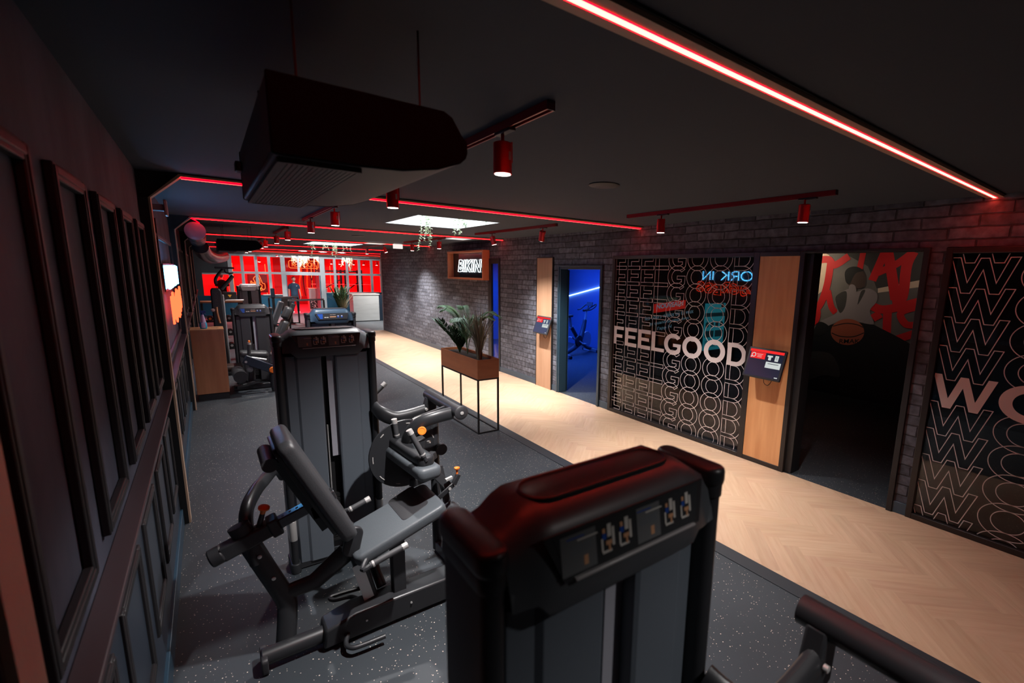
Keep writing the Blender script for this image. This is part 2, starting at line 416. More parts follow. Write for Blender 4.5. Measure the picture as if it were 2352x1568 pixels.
def contours(text, offset=0., shear=0.):            # outline loops of the letters
    vs, fs, _ = txt_mesh(text, offset, shear)
    key = {}; rep = []
    for i, v in enumerate(vs): rep.append(key.setdefault((round(v.x, 4), round(v.y, 4)), i))
    cnt = {}
    for f in fs:
        g = [rep[i] for i in f]
        for i in range(len(g)):
            e = tuple(sorted((g[i], g[(i + 1) % len(g)])))
            if e[0] != e[1]: cnt[e] = cnt.get(e, 0) + 1
    adj = {}
    for (a, b), n in cnt.items():
        if n == 1: adj.setdefault(a, []).append(b); adj.setdefault(b, []).append(a)
    loops = []; seen = set()
    for st in adj:
        if st in seen: continue
        l = [st]; seen.add(st); cur = st
        while True:
            nx = [q for q in adj[cur] if q not in seen]
            if not nx: break
            cur = nx[0]; seen.add(cur); l.append(cur)
        if len(l) > 3: loops.append([(vs[i].x, vs[i].y) for i in l])
    return loops
def arc(cx, cy, rx, ry, a0, a1, n=14): return [(cx + rx * math.cos(math.radians(a0 + (a1 - a0) * i / n)), cy + ry * math.sin(math.radians(a0 + (a1 - a0) * i / n))) for i in range(n + 1)]
STROKE = {  # single-tube neon letters, (width, paths)
 'W': (1.0, [[(0, 1), (.25, 0), (.5, .8), (.75, 0), (1, 1)]]), 'O': (.95, [arc(.47, .5, .47, .5, 90, 450, 20)]),
 'R': (.65, [[(0, 0), (0, 1)] + arc(.3, .74, .28, .26, 90, -90, 8) + [(0, .48)], [(.3, .48), (.62, 0)]]),
 'K': (.65, [[(0, 0), (0, 1)], [(.6, 1), (.02, .45)], [(.2, .6), (.65, 0)]]), 'I': (.05, [[(0, 0), (0, 1)]]),
 'N': (.7, [[(0, 0), (0, 1), (.7, 0), (.7, 1)]]), ' ': (.35, []),
 'E': (.55, [[(.55, 1), (0, 1), (0, 0), (.55, 0)], [(0, .5), (.48, .5)]]), 'D': (.7, [[(0, 0), (0, 1), (.25, 1)] + arc(.25, .5, .45, .5, 90, -90, 10) + [(0, 0)]]),
 'M': (.85, [[(0, 0), (0, 1), (.42, .3), (.85, 1), (.85, 0)]]),
}
def neon_word(mb, word, O, A, B, width, h, r, gap=.22):
    O = Vector(O); A = Vector(A); B = Vector(B); tot = sum(STROKE[c][0] + gap for c in word) - gap; sx = width / tot; x = 0
    for c in word:
        w, ps = STROKE[c]
        for p in ps: mb.tube([O + A * ((x + a) * sx) + B * (b * h) for a, b in p], r, 6)
        x += w + gap

# ================================================================ LARGE LIGHTS OF THE UNSEEN HALF OF THE GYM (added fill lamps behind the camera)
XL, XR, YB, YE, YR = -.33, 4.74, -3.2, 16.75, 24.5       # left wall, right wall, back wall, end of brick wall, red room front
# ================================================================ STRUCTURE
mb = MB(); mb.box(XL - .2, 3.0, YB, YE, -.1, 0); mb.box(XL - .2, 9.2, YE, YR + .1, -.1, 0); mb.box(4.74, 9.2, YB, YE, -.1, 0)
struct(mb.build('floor', 'rubber'))
mb = MB(); mb.box(XL - .2, 9.2, YR + .1, 32, -.1, -.002); struct(mb.build('floor_red_room', 'redlitfloor'))
# herringbone walkway
def walkway():
    import bmesh
    bm = bmesh.new(); uv = bm.loops.layers.uv.new('UVMap'); cl = bm.loops.layers.color.new('tone')
    w, n = .115, 5; L = w * n; c45 = math.sqrt(.5)
    cx, cy = 3.87, 7
    for i in range(-115, 116):
        for j in range(-22, 23):
            ox, oy = i * w + j * L, i * w - j * L
            for q in (0, 1):
                if q == 0: rc = (ox, oy, ox + L, oy + w)
                else: rc = (ox + L, oy + w - L, ox + L + w, oy + w)
                mx_, my_ = (rc[0] + rc[2]) / 2, (rc[1] + rc[3]) / 2
                X = cx + (mx_ - my_) * c45; Y = cy + (mx_ + my_) * c45
                if not (2.5 < X < 5.2 and YB - .5 < Y < YE + .5): continue
                pts = [(rc[0], rc[1]), (rc[2], rc[1]), (rc[2], rc[3]), (rc[0], rc[3])]
                f = bm.faces.new([bm.verts.new((cx + (a - b) * c45, cy + (a + b) * c45, 0)) for a, b in pts])
                t = random.uniform(.95, 1.03); u0, v0 = random.random() * 9, random.random() * 9
                long = [(0, 0), (L, 0), (L, w), (0, w)] if q == 0 else [(0, 0), (0, w), (L, w), (L, 0)]
                for lp, (a, b) in zip(f.loops, long): lp[uv].uv = (u0 + a, v0 + b); lp[cl] = (t, t * random.uniform(.98, 1), t * .99, 1)
    for co, no in (((3.0, 0, 0), (-1, 0, 0)), ((4.74, 0, 0), (1, 0, 0)), ((0, YB, 0), (0, -1, 0)), ((0, YE, 0), (0, 1, 0))):
        bmesh.ops.bisect_plane(bm, geom=bm.verts[:] + bm.edges[:] + bm.faces[:], plane_co=co, plane_no=no, clear_outer=True)
    me = bpy.data.meshes.new('floor_walkway'); bm.to_mesh(me); bm.free(); o = bpy.data.objects.new('floor_walkway', me); COL.objects.link(o)
    me.materials.append(M['herring']); ORG[o.name] = Vector((0, 0, 0)); struct(o)
    for p in me.polygons:
        if p.normal.z < 0: p.flip()
walkway()
mb = MB(); mb.box(2.875, 3.0, YB, YE, 0, .006); struct(mb.build('trim_1', P('rubber_edge', (.022, .026, .032), .5)))
mb = MB(); mb.box(2.9, 4.74, YE - .04, YE + .06, 0, .012); struct(mb.build('trim_2', 'greyp'))

# ceiling with two roof-light openings and a third further on
SKY = [(2.085, 3.20, 5.79, 7.12), (2.21, 3.42, 13.6, 15.1)]
mb = MB()
ys = [YB]; 
for s in SKY: ys += [s[2], s[3]]
ys += [YR + .1]
for i in range(len(ys) - 1):
    if i % 2 == 0: mb.box(XL - .2, 9.2, ys[i], ys[i + 1], H, H + .1)
    else:
        s = SKY[i // 2]; mb.box(XL - .2, s[0], ys[i], ys[i + 1], H, H + .1); mb.box(s[1], 9.2, ys[i], ys[i + 1], H, H + .1)
struct(mb.build('ceiling', 'ceil'))
mb = MB(); mb.box(XL - .2, 9.2, YR + .1, 32, H, H + .1); struct(mb.build('ceiling_red_room', 'redwall'))
WELL = P('white_well', (.75, .78, .8), .6)
for i, s in enumerate(SKY):
    mb = MB(); t = .04; zt = H + .42
    q = .012; mb.box(s[0], s[0] + q, s[2], s[3], H - .002, zt); mb.box(s[1] - q, s[1], s[2], s[3], H - .002, zt)
    mb.box(s[0] + q, s[1] - q, s[2], s[2] + q, H - .002, zt); mb.box(s[0] + q, s[1] - q, s[3] - q, s[3], H - .002, zt)
    mb.m(1).box(s[0] - t, s[1] + t, s[2] - t, s[3] + t, zt, zt + .02)
    struct(mb.build('window_%d' % (i + 5), [WELL, 'sky' if i < 2 else 'sky3']))

# left wall: plaster, mouldings
mb = MB(); mb.box(XL - .15, XL, YB, YR + .1, 0, H + .1); wl = struct(mb.build('wall_left', 'wallL'))
mb = MB(); mb.box(XL, XL + .012, YB, YR, .12, 1.05); struct(mb.build('trim_3', 'navy'))
mb = MB(); mb.box(XL, XL + .028, YB, YR, 0, .13); struct(mb.build('baseboard_left', P('teal_skirting', (.02, .05, .08), .35), bevel=.004))
mb = MB()
for z0, z1, d in ((1.085, 1.105, .060), (1.045, 1.085, .045), (1.01, 1.025, .03)): mb.box(XL, XL + d + .002, YB, YR, z0, z1)
struct(mb.build('trim_4', P('rail_paint', (.05, .035, .04), .35), bevel=.004))
def moulding(y0, y1, z0, z1, name, parent, w=.045, d=.022):
    mb = MB(); x = XL + .001
    for a, b, ins in ((w, d, 0), (w * .55, d * 1.15, w * .15)):
        A0, A1, B0, B1 = y0 + ins, y1 - ins, z0 + ins, z1 - ins
        mb.box(x, x + b, A0, A0 + a, B0, B1); mb.box(x, x + b, A1 - a, A1, B0, B1)
        mb.box(x, x + b, A0 + a, A1 - a, B1 - a, B1); mb.box(x, x + b, A0 + a, A1 - a, B0, B0 + a)
    return mb.build(name, 'dark', parent, bevel=.004)
YS = [.992, 4.683, 8.474, 12.374, 16.4, 20.2]              # LED portals
y = 1.973 - .69 * 6
ups = []
while y < 23.6:
    if not any(y - .06 < s + .07 and y + .52 > s - .07 for s in YS): ups.append(y)
    y += .69
wp = []
for i, y in enumerate(ups):
    if y < -1.5: continue
    if 5.0 < y < 7.8:
        if not wp: o = moulding(5.05, 7.95, 1.187, 2.315, 'trim_%d' % (10 + 2 * i), None); struct(o); wp.append(o)
        o = moulding(y - .02, y + .48, .352, .917, 'trim_%d' % (11 + 2 * i), None); struct(o); continue
    o = moulding(y, y + .46, 1.187, 2.315, 'trim_%d' % (10 + 2 * i), None); struct(o)
    o = moulding(y - .02, y + .48, .352, .917, 'trim_%d' % (11 + 2 * i), None); struct(o)

# right wall with its openings (brick wallpaper)
X2 = XR + .14
mb = MB()
mb.box(XR, X2, YB, YE, 2.325, H + .1)
mb.box(XR, X2, YB, -1.75, 0, 2.325)
mb.box(XR, X2, 1.236, 1.36, 0, 2.325)
mb.box(XR, X2, 5.19, 5.415, 0, 2.325); mb.box(XR, X2, 5.415, 6.52, 2.172, 2.325); mb.box(XR, X2, 6.52, 8.57, 0, 2.325)
mb.box(XR, XR + .03, 9.07, 9.42, 0, 2.325); mb.box(XR, X2, 9.42, YE, 0, 2.325); mb.box(XR, X2, 1.36, 5.19, 2.322, 2.325)
struct(mb.build('wall_right', 'brick'))
mb = MB()
for a, b in ((1.236, 1.36), (5.19, 5.415), (6.52, 6.685), (7.19, 8.57), (9.07, YE)): mb.box(XR - .014, XR, a, b, 0, .105)
struct(mb.build('baseboard_right', 'base', bevel=.003))
# back wall and enclosing shell of the neighbouring rooms
mb = MB(); mb.box(XL - .2, 9.2, YB - .15, YB, 0, H + .1); struct(mb.build('wall_back', 'darkroom'))
mb = MB(); mb.box(8.9, 9.05, YB, 5.3, 0, H + .1); struct(mb.build('wall_fitness_room', 'darkroom'))
mb = MB(); mb.box(X2, 9.05, 5.26, 5.40, 0, H + .1); struct(mb.build('wall_partition', [P('partition_black', (.012, .012, .014), .6)]))
BL = P('cycling_room_paint', (.10, .16, .30), .7)
mb = MB(); mb.box(8.6, 8.75, 5.4, 13.2, 0, H + .1); mb.box(X2, 8.6, 13.0, 13.2, 0, H + .1); mb.box(X2, 8.6, 5.401, 5.42, 0, H + .1)
struct(mb.build('wall_cycling_room', BL))
mb = MB(); mb.box(X2, 8.6, YE - .1, YE, 0, H + .1); struct(mb.build('wall_recess', 'darkroom'))
mb = MB(); mb.box(8.6, 8.75, YE, YR, 0, H + .1); struct(mb.build('wall_far_right', 'darkroom'))
mb = MB(); mb.box(XR - .02, XR + .06, YE, YE + .03, 0, 2.62); struct(mb.build('trim_5', 'greyp'))

# blue cycling-room door frame
mb = MB(); f = 'door'
mb.box(XR - .022, X2, 5.415, 5.465, 0, 2.172); mb.box(XR - .022, X2, 6.47, 6.52, 0, 2.172); mb.box(XR - .022, X2, 5.465, 6.47, 2.122, 2.172)
mb.box(XR - .035, XR - .014, 5.40, 5.435, 0, 2.185); mb.box(XR - .035, XR - .014, 6.50, 6.535, 0, 2.185); mb.box(XR - .035, XR - .014, 5.435, 6.50, 2.16, 2.185)
d1 = struct(mb.build('door_1', 'door', bevel=.004))
mb = MB(); mb.box(X2 + .012, X2 + .052, 6.50, 7.42, .01, 2.11); dl = mb.build('door_leaf', 'door', d1, bevel=.003)
mb = MB(); mb.tube([(X2 + .05, 7.33, 1.02), (X2 + .11, 7.33, 1.02), (X2 + .11, 7.21, 1.02)], .011, 8); mb.build('door_handle', 'chrome', dl)
# narrow window
mb = MB()
for a, b, z0, z1 in ((8.57, 8.63, 0, 2.325), (8.93, 9.07, 0, 2.325), (8.63, 8.93, 2.22, 2.325), (8.63, 8.93, 0, .10)): mb.box(XR - .02, XR + .028, a, b, z0, z1)
w1 = struct(mb.build('window_1', 'dark', bevel=.003))
mb = MB(); mb.box(XR + .012, XR + .02, 8.63, 8.93, .10, 2.22); mb.build('pane', 'glassclear', w1)

# glazed front of the FEELGOOD studio
FR = P('bronze_black_frame', (.028, .024, .023), .35, .3)
mb = MB(); xf = XR - .025
for a, b, z0, z1 in ((5.135, 5.19, 0, 2.32), (2.855, 2.925, 0, 2.32), (2.37, 2.42, 0, 2.32), (2.42, 2.855, 2.275, 2.32), (2.925, 5.135, 2.275, 2.32), (2.925, 5.135, 0, .05), (2.42, 2.855, 0, .05)):
    mb.box(xf, X2, a, b, z0, z1)
w2 = struct(mb.build('window_2', FR, bevel=.003))
mb = MB(); mb.obox((XR + .036, 4.03, 1.1625), (0, 1, 0), Vector((-.0165, 0, 1)), (1, 0, .0165), 1.105, 1.1125, .005); gl = mb.build('pane', 'glass', w2)
# W... glazed front
mb = MB()
for a, b, z0, z1 in ((1.19, 1.236, 0, 2.32), (-1.75, -1.68, 0, 2.32), (-1.68, 1.19, 2.275, 2.32), (-1.68, 1.19, 0, .05)): mb.box(xf, X2, a, b, z0, z1)
w3 = struct(mb.build('window_3', FR, bevel=.003))
mb = MB(); mb.box(XR + .006, XR + .016, -1.68, 1.19, .05, 2.275); mb.build('pane', 'glass', w3)
# sliding-door opening trim between the two fronts
mb = MB(); mb.box(XR - .03, X2, 1.34, 1.385, 0, 2.325); mb.box(XR - .03, X2, 1.385, 2.37, 2.30, 2.325); mb.box(XR + .02, X2 + .05, 2.30, 2.37, 0, 2.32)
d2 = struct(mb.build('door_2', 'dark', bevel=.003))
mb = MB(); mb.box(X2 + .052, X2 + .06, 2.32, 2.365, 0, 1.05); mb.box(X2 + .052, X2 + .06, 2.32, 2.365, 1.12, 2.3); mb.build('edge_strip', 'wood', d2)

# lettering on the glass
GL = {}
GL['F'] = (.66, [[(0, 0), (.2, 0), (.2, .38), (.60, .38), (.60, .56), (.2, .56), (.2, .82), (.68, .82), (.68, 1), (0, 1)]])
GL['E'] = (.70, [[(0, 0), (.72, 0), (.72, .18), (.2, .18), (.2, .42), (.64, .42), (.64, .59), (.2, .59), (.2, .82), (.70, .82), (.70, 1), (0, 1)]])
GL['L'] = (.66, [[(0, 0), (.70, 0), (.70, .18), (.2, .18), (.2, 1), (0, 1)]])
GL['O'] = (1.06, [arc(.53, .5, .53, .53, 0, 360, 40)[:-1], arc(.53, .5, .30, .32, 0, 360, 40)[:-1]])
GL['D'] = (.88, [[(0, 0), (.42, 0)] + arc(.42, .5, .46, .5, -90, 90, 18)[1:] + [(0, 1)], [(.2, .18), (.40, .18)] + arc(.40, .5, .28, .32, -90, 90, 14)[1:] + [(.2, .82)]])
GL['G'] = (.98, [arc(.52, .5, .52, .53, 42, 322, 30) + [(.95, .54), (.52, .54), (.52, .38), (.76, .38), (.76, .26)] + arc(.52, .5, .30, .33, 318, 44, 24)])
_b = 1 / .27
GL['W'] = (1.5, [[(0, 1), (.21, 1), (.44, .30), (.67, .98), (.86, .98), (1.09, .30), (1.31, 1), (1.52, 1), (1.19, 0), (.98, 0), (.76, .66), (.54, 0), (.33, 0)]])
def lettering(name, letters, zc, hh, pitch, y_lo, y_hi, k0, k1):
    mb = MB(); xs = XR + .004
    for ch, ya, yb in letters:
        wdt = max(p[0] for p in GL[ch][1][0]); A = Vector((0, -(ya - yb) / wdt, 0)); B = Vector((0, 0, hh)); N = Vector((-.0008, 0, 0))
        mb.poly3(GL[ch][1], (xs, ya, zc - hh / 2), A, B, 1, N * 2)
    solid = mb.clip(1, y_lo, y_hi).build(name, 'vinylw', WPAR, smooth=False)
    mb = MB()
    for kk in range(k0, k1 + 1):
        if kk == 0: continue
        for ch, ya, yb in letters:
            wdt = max(p[0] for p in GL[ch][1][0]); A = Vector((0, -(ya - yb), 0)); B = Vector((0, 0, hh))
            for lp in GL[ch][1]:
                mb.line2([(p[0] * (ya - yb) / wdt, p[1] * hh) for p in lp], (xs, ya, zc - hh / 2 + kk * pitch), (0, -1, 0), (0, 0, 1), (-.0008, 0, 0), .0062)
    mb.clip(1, y_lo, y_hi).clip(2, .055, 2.27).build(name.replace('solid', 'outlined'), 'vinylw', WPAR, smooth=False)
WPAR = w2
lettering('solid_lettering', [('F', 5.129, 4.921), ('E', 4.89, 4.654), ('E', 4.627, 4.391), ('L', 4.371, 4.141), ('G', 4.146, 3.864), ('O', 3.840, 3.538), ('O', 3.508, 3.206), ('D', 3.178, 2.930)],
          1.175, .262, .2165, 2.93, 5.13, -5, 5)
WPAR = w3
lettering('solid_lettering', [('W', 1.195, .785), ('O', .765, .40)], 1.165, .275, .2345, -1.6, 1.186, -5, 5)

# wooden wall panels
def thing_mesh(o, label, cat, group=None): return tag(o, label, cat, group)
mb = MB(); mb.box(xf + .006, XR + .12, 2.42, 2.855, .05, 2.275)
p = mb.build('wood_panel', P('orange_oak', (.72, .36, .155), .45, noise=(2.2, (.60, .27, .105), (6, 6, .5))), bevel=.002); thing_mesh(p, 'wide orange oak wall panel between the lettered glass and the dark opening', 'wall panel')
mb = MB(); mb.box(XR - .03, XR - .002, 6.70, 7.175, 0, 2.31)
p = mb.build('wood_panel', P('pale_oak_panel', (.42, .245, .15), .45, noise=(2.2, (.36, .20, .115), (6, 6, .5))), bevel=.002); thing_mesh(p, 'narrow light oak pilaster panel on the brick wall left of the blue doorway', 'wall panel')
mb = MB(); mb.box(XR - .034, XR - .002, 6.685, 6.70, 0, 2.32); mb.box(XR - .034, XR - .002, 7.175, 7.19, 0, 2.32); mb.box(XR - .034, XR - .002, 6.70, 7.175, 2.31, 2.325); mb.build('edge_trim', 'dark', p)

# tablets
def tablet(y0, y1, z0, z1, xb, label):
    cy = (y0 + y1) / 2; cz = (z0 + z1) / 2; hw = abs(y0 - y1) / 2; hh = (z1 - z0) / 2 * 1.04
    t = thing('check_in_tablet', (xb, cy, cz), label, 'tablet', 'wall tablets on the oak panels')
    N = Vector((-.94, 0, .34)).normalized(); A = Vector((0, -1, 0)); B = A.cross(N) * -1
    if B.z < 0: B = -B
    c = Vector((xb - .09, cy, cz))
    mb = MB(); mb.pad(c, A, B, N, hw, hh, .026, .012, .005); mb.build('casing', 'black', t)
    s = c + N * .0135
    mb = MB(); mb.obox(s, A, B, N, hw * .90, hh * .88, .0006)
    mb.m(1).obox(s + B * hh * .79 + N * .001, A, B, N, hw * .90, hh * .085, .0006); mb.obox(s - A * hw * .43 + B * hh * .47 + N * .001, A, B, N, hw * .40, hh * .21, .0006)
    mb.m(2); mb.obox(s + A * hw * .47 - B * hh * .05 + N * .001, A, B, N, hw * .39, hh * .20, .0006); mb.obox(s + A * hw * .58 + B * hh * .42 + N * .001, A, B, N, hw * .09, hh * .18, .0006)
    mb.obox(s + A * hw * .22 + B * hh * .38 + N * .001, A, B, N, hw * .07, hh * .12, .0006); mb.obox(s + A * hw * .22 + B * hh * .52 + N * .001, A, B, N, hw * .14, hh * .05, .0006)
    mb.obox(s + A * hw * .78 - B * hh * .80 + N * .001, A, B, N, hw * .08, hh * .03, .0006)
    lp = arc(0, 0, 1, 1, 0, 360, 16)[:-1]; r = hh * .13
    mb.line2([(a * r, b * r) for a, b in lp], s - A * hw * .66 + B * hh * .49, A, B, N * .0022, hh * .05)
    mb.line2([(-r * .7, -r * .7), (-r * 1.3, -r * 1.3)], s - A * hw * .66 + B * hh * .49, A, B, N * .0022, hh * .07, closed=False)
    for i in range(3): mb.obox(s - A * hw * .34 + B * hh * (.56 - .09 * i) + N * .002, A, B, N, hw * (.17 if i == 0 else .12), hh * .012, .0004)
    mb.m(0); mb.obox(s + A * hw * .47 + B * hh * .03 + N * .002, A, B, N, hw * .28, hh * .018, .0004)
    for i in range(3): mb.obox(s + A * hw * .58 + B * hh * (.50 - .07 * i) + N * .002, A, B, N, hw * .05, hh * .012, .0004)
    mb.build('screen', ['screen', 'scred', 'scwhite'], t, smooth=False)
    mb = MB(); mb.box(xb - .08, xb - .002, cy - .05, cy + .05, cz - .06, cz + .06); mb.build('wall_bracket', 'black', t)
    mb = MB(); mb.tube(bez([(xb - .05, cy + .02, cz - hh * .9), (xb - .05, cy + .01, cz - hh - .05), (xb - .04, cy - .03, cz - hh - .07), (xb - .03, cy - .06, cz - hh - .02), (xb - .02, cy - .06, cz - hh + .05)]), .0035, 6); mb.build('cable', 'rackblk', t)
    return t
tablet(2.425, 2.85, .993, 1.31, 4.72, 'larger black check-in tablet with red banner on the wide oak panel')
tablet(6.62, 7.07, .998, 1.305, 4.708, 'smaller-looking black check-in tablet on the narrow oak pilaster by the blue doorway')

# BIKIN neon box
b = thing('neon_sign', (4.66, 9.94, 1.87), 'orange wooden box sign with white neon word BIKIN on the brick wall', 'neon sign')
y0, y1, z0, z1, xa = 9.02, 10.86, 1.875, 2.50, 4.585; w = .05
mb = MB(); mb.box(xa, XR - .002, y0, y0 + w, z0, z1); mb.box(xa, XR - .002, y1 - w, y1, z0, z1); mb.box(xa, XR - .002, y0 + w, y1 - w, z0, z0 + w * .8); mb.box(xa, XR - .002, y0 + w, y1 - w, z1 - w * .8, z1)
mb.build('frame', P('sign_box_wood', (.55, .17, .07), .45), b, bevel=.002)
mb = MB(); mb.box(XR - .02, XR - .008, y0 + w, y1 - w, z0 + .04, z1 - .04); mb.m(1)
for i in range(9): mb.box(XR - .0075, XR - .0065, y0 + .2 + i * .14, y0 + .26 + i * .14, z1 - .16, z1 - .09)
for i in range(8): mb.prism([(XR - .0075, y0 + .12 + i * .12, z0 + .05), (XR - .0075, y0 + .16 + i * .12, z0 + .05), (XR - .0075, y0 + .24 + i * .12, z0 + .13), (XR - .0075, y0 + .20 + i * .12, z0 + .13)], (-.001, 0, 0))
mb.build('back_panel', [P('sign_glossy_black', (.02, .025, .03), .12), P('print_grey_blue', (.12, .2, .25), .4)], b)
lps = contours('BIKIN', .035, .22); xs_ = [p[0] for l in lps for p in l]; ys_ = [p[1] for l in lps for p in l]
mb = MB(); sx = 1.20 / (max(xs_) - min(xs_)); sz = .27 / (max(ys_) - min(ys_))
for l in lps: mb.tube([(XR - .05, y1 - .37 - (p[0] - min(xs_)) * sx, z0 + .165 + (p[1] - min(ys_)) * sz) for p in l], .0065, 6, closed=True)
mb.build('neon_tube', 'neonwhite', b)

# ================================================================ FITNESS ROOM BEHIND THE FRONT: mural and posters
def poly_on(mb, pts, x, mi):          # pts in mural units: u 0..1 left to right, v 0..1 bottom to top
    mb.m(mi); loop = [(p[0], p[1]) for p in pts]
    mb.poly3([loop], (x, MY1, MZ0), (0, MY0 - MY1, 0), (0, 0, MZ1 - MZ0), 1, (-.0001, 0, 0))
def smoothloop(pts, n=5):
    q = [Vector((a, b, 0)) for a, b in pts]; m_ = len(q); out = []
    for i in range(m_):
        p0, p1, p2, p3 = q[i - 1], q[i], q[(i + 1) % m_], q[(i + 2) % m_]
        for k in range(n):
            t = k / n; v = .5 * ((2 * p1) + (p2 - p0) * t + (2 * p0 - 5 * p1 + 4 * p2 - p3) * t * t + (3 * p1 - p0 - 3 * p2 + p3) * t ** 3); out.append((v.x, v.y))
    return out
MY0, MY1, MZ0, MZ1 = 2.35, 4.75, .14, 2.62
tl = at(1853, 582, X=8.88); br = at(2075, 935, X=8.88)
mural = thing('wall_mural', (8.88, 3.55, .14), 'large dark printed mural of a seated person with basketball and red graffiti strokes', 'mural')
mb = MB(); mb.box(8.86, 8.895, MY0, MY1, MZ0, MZ1); mb.build('print_base', P('mural_grey', (.20, .185, .17), .6, noise=(1.3, (.12, .115, .11))), mural)
def mu(px, py):
    p = at(px, py, X=8.85); return ((MY1 - p.y) / (MY1 - MY0), (p.z - MZ0) / (MZ1 - MZ0))
def mz(cx, cy): return mu(1840 + cx / 3.92, 560 + cy / 3.92)    # crop coordinates of the mural
mb = MB(); xx = 8.858
def shape(pts, mi, sm=True):
    global xx
    xx -= .0006; q = [mz(*p) for p in pts]; q = [(min(max(a, 0), 1), min(max(b_, 0), 1)) for a, b_ in q]
    poly_on(mb, smoothloop(q) if sm else q, xx, mi)
def stroke(pts, w, mi):
    global xx
    xx -= .0006; q = bez([Vector((*mz(*p), 0)) for p in pts], 6); sc = (MY1 - MY0); sz_ = (MZ1 - MZ0)
    mb.m(mi); mb.line2([(v.x * sc, v.y * sz_) for v in q], (xx, MY1, MZ0), (0, -1, 0), (0, 0, 1), (-.0001, 0, 0), w * (.62 if w > .1 else 1), closed=False)
shape([(60, 120), (250, 100), (260, 300), (170, 440), (60, 460)], 4)                              # pale light
shape([(690, 400), (1095, 320), (1090, 385), (690, 440)], 4, False); shape([(340, 60), (560, 40), (1130, 60), (1100, 320), (680, 400), (600, 200)], 3, False)
stroke([(60, 330), (130, 170), (240, 140), (300, 190), (430, 110)], .20, 1)                      # red paint strokes
stroke([(265, 170), (230, 380), (160, 560), (50, 620)], .20, 1); stroke([(240, 420), (270, 560), (310, 620)], .17, 1)
stroke([(50, 590), (140, 590), (130, 690), (30, 740)], .18, 1); stroke([(560, 70), (530, 210), (520, 260)], .15, 1)
stroke([(640, 330), (680, 240), (760, 60)], .20, 1); stroke([(780, 60), (820, 300), (850, 500)], .24, 1); stroke([(690, 260), (860, 180), (1000, 80)], .18, 1)
stroke([(1010, 70), (950, 200), (910, 480), (820, 520)], .24, 1); stroke([(640, 560), (760, 590), (1070, 520)], .22, 1); stroke([(780, 560), (770, 800)], .20, 1)
stroke([(1070, 560), (900, 620), (940, 720), (1030, 730)], .17, 1); stroke([(660, 620), (700, 680)], .22, 1); stroke([(860, 860), (1040, 800)], .2, 1)
shape([(20, 800), (300, 720), (600, 720), (720, 760), (1010, 920), (1000, 1000), (940, 1450), (0, 1300), (0, 860)], 2)        # dark trousers
shape([(0, 1000), (260, 985), (350, 1190), (200, 1180), (40, 1250), (0, 1250)], 3)
shape([(0, 1280), (0, 1340), (950, 1510), (950, 1440)], 2, False)
shape([(400, 250), (450, 215), (520, 220), (570, 260), (580, 340), (560, 390), (520, 400), (470, 390), (430, 370), (400, 330)], 6)   # head
shape([(395, 260), (430, 215), (500, 205), (560, 240), (500, 260), (470, 300), (440, 360), (405, 340)], 2)
shape([(330, 460), (440, 400), (500, 430), (600, 400), (680, 440), (680, 520), (620, 600), (650, 690), (640, 725), (500, 700), (360, 690), (230, 740), (170, 700), (320, 620), (310, 520)], 5)  # pale jacket
shape([(310, 500), (340, 450), (410, 430), (400, 560), (350, 620)], 3); shape([(540, 430), (580, 420), (530, 520), (510, 540)], 3)
shape([(440, 370), (490, 380), (500, 480), (490, 570), (450, 580), (430, 450)], 5)
shape([(120, 770), (170, 700), (250, 740), (220, 800), (150, 830)], 2)
ball = [(420 + 150 * math.cos(a * PI / 14), 792 + 118 * math.sin(a * PI / 14)) for a in range(28)]; shape(ball, 7)
stroke([(278, 800), (350, 830), (470, 835), (568, 800)], .016, 2); stroke([(290, 740), (400, 715), (500, 725), (560, 750)], .014, 2)
xx -= .0006; a0 = mz(345, 893); mb.m(2); put_text(mb, 'RMAK', (xx, MY1 - a0[0] * (MY1 - MY0), MZ0 + a0[1] * (MZ1 - MZ0)), (0, -1, .12), (0, 0, 1), (-.0001, 0, 0), .075, .33, .01)
mb.build('printed_picture', [P('m0', (.1, .1, .1)), P('mural_red', (.70, .012, .015), .6), P('mural_black', (.008, .008, .009), .6), P('mural_shade', (.05, .048, .046), .6), P('mural_cream', (.78, .62, .46), .6),
                             P('mural_jacket', (.30, .26, .27), .6), P('mural_skin', (.07, .04, .032), .6), P('mural_ball', (.42, .10, .05), .6)], mural, smooth=False)

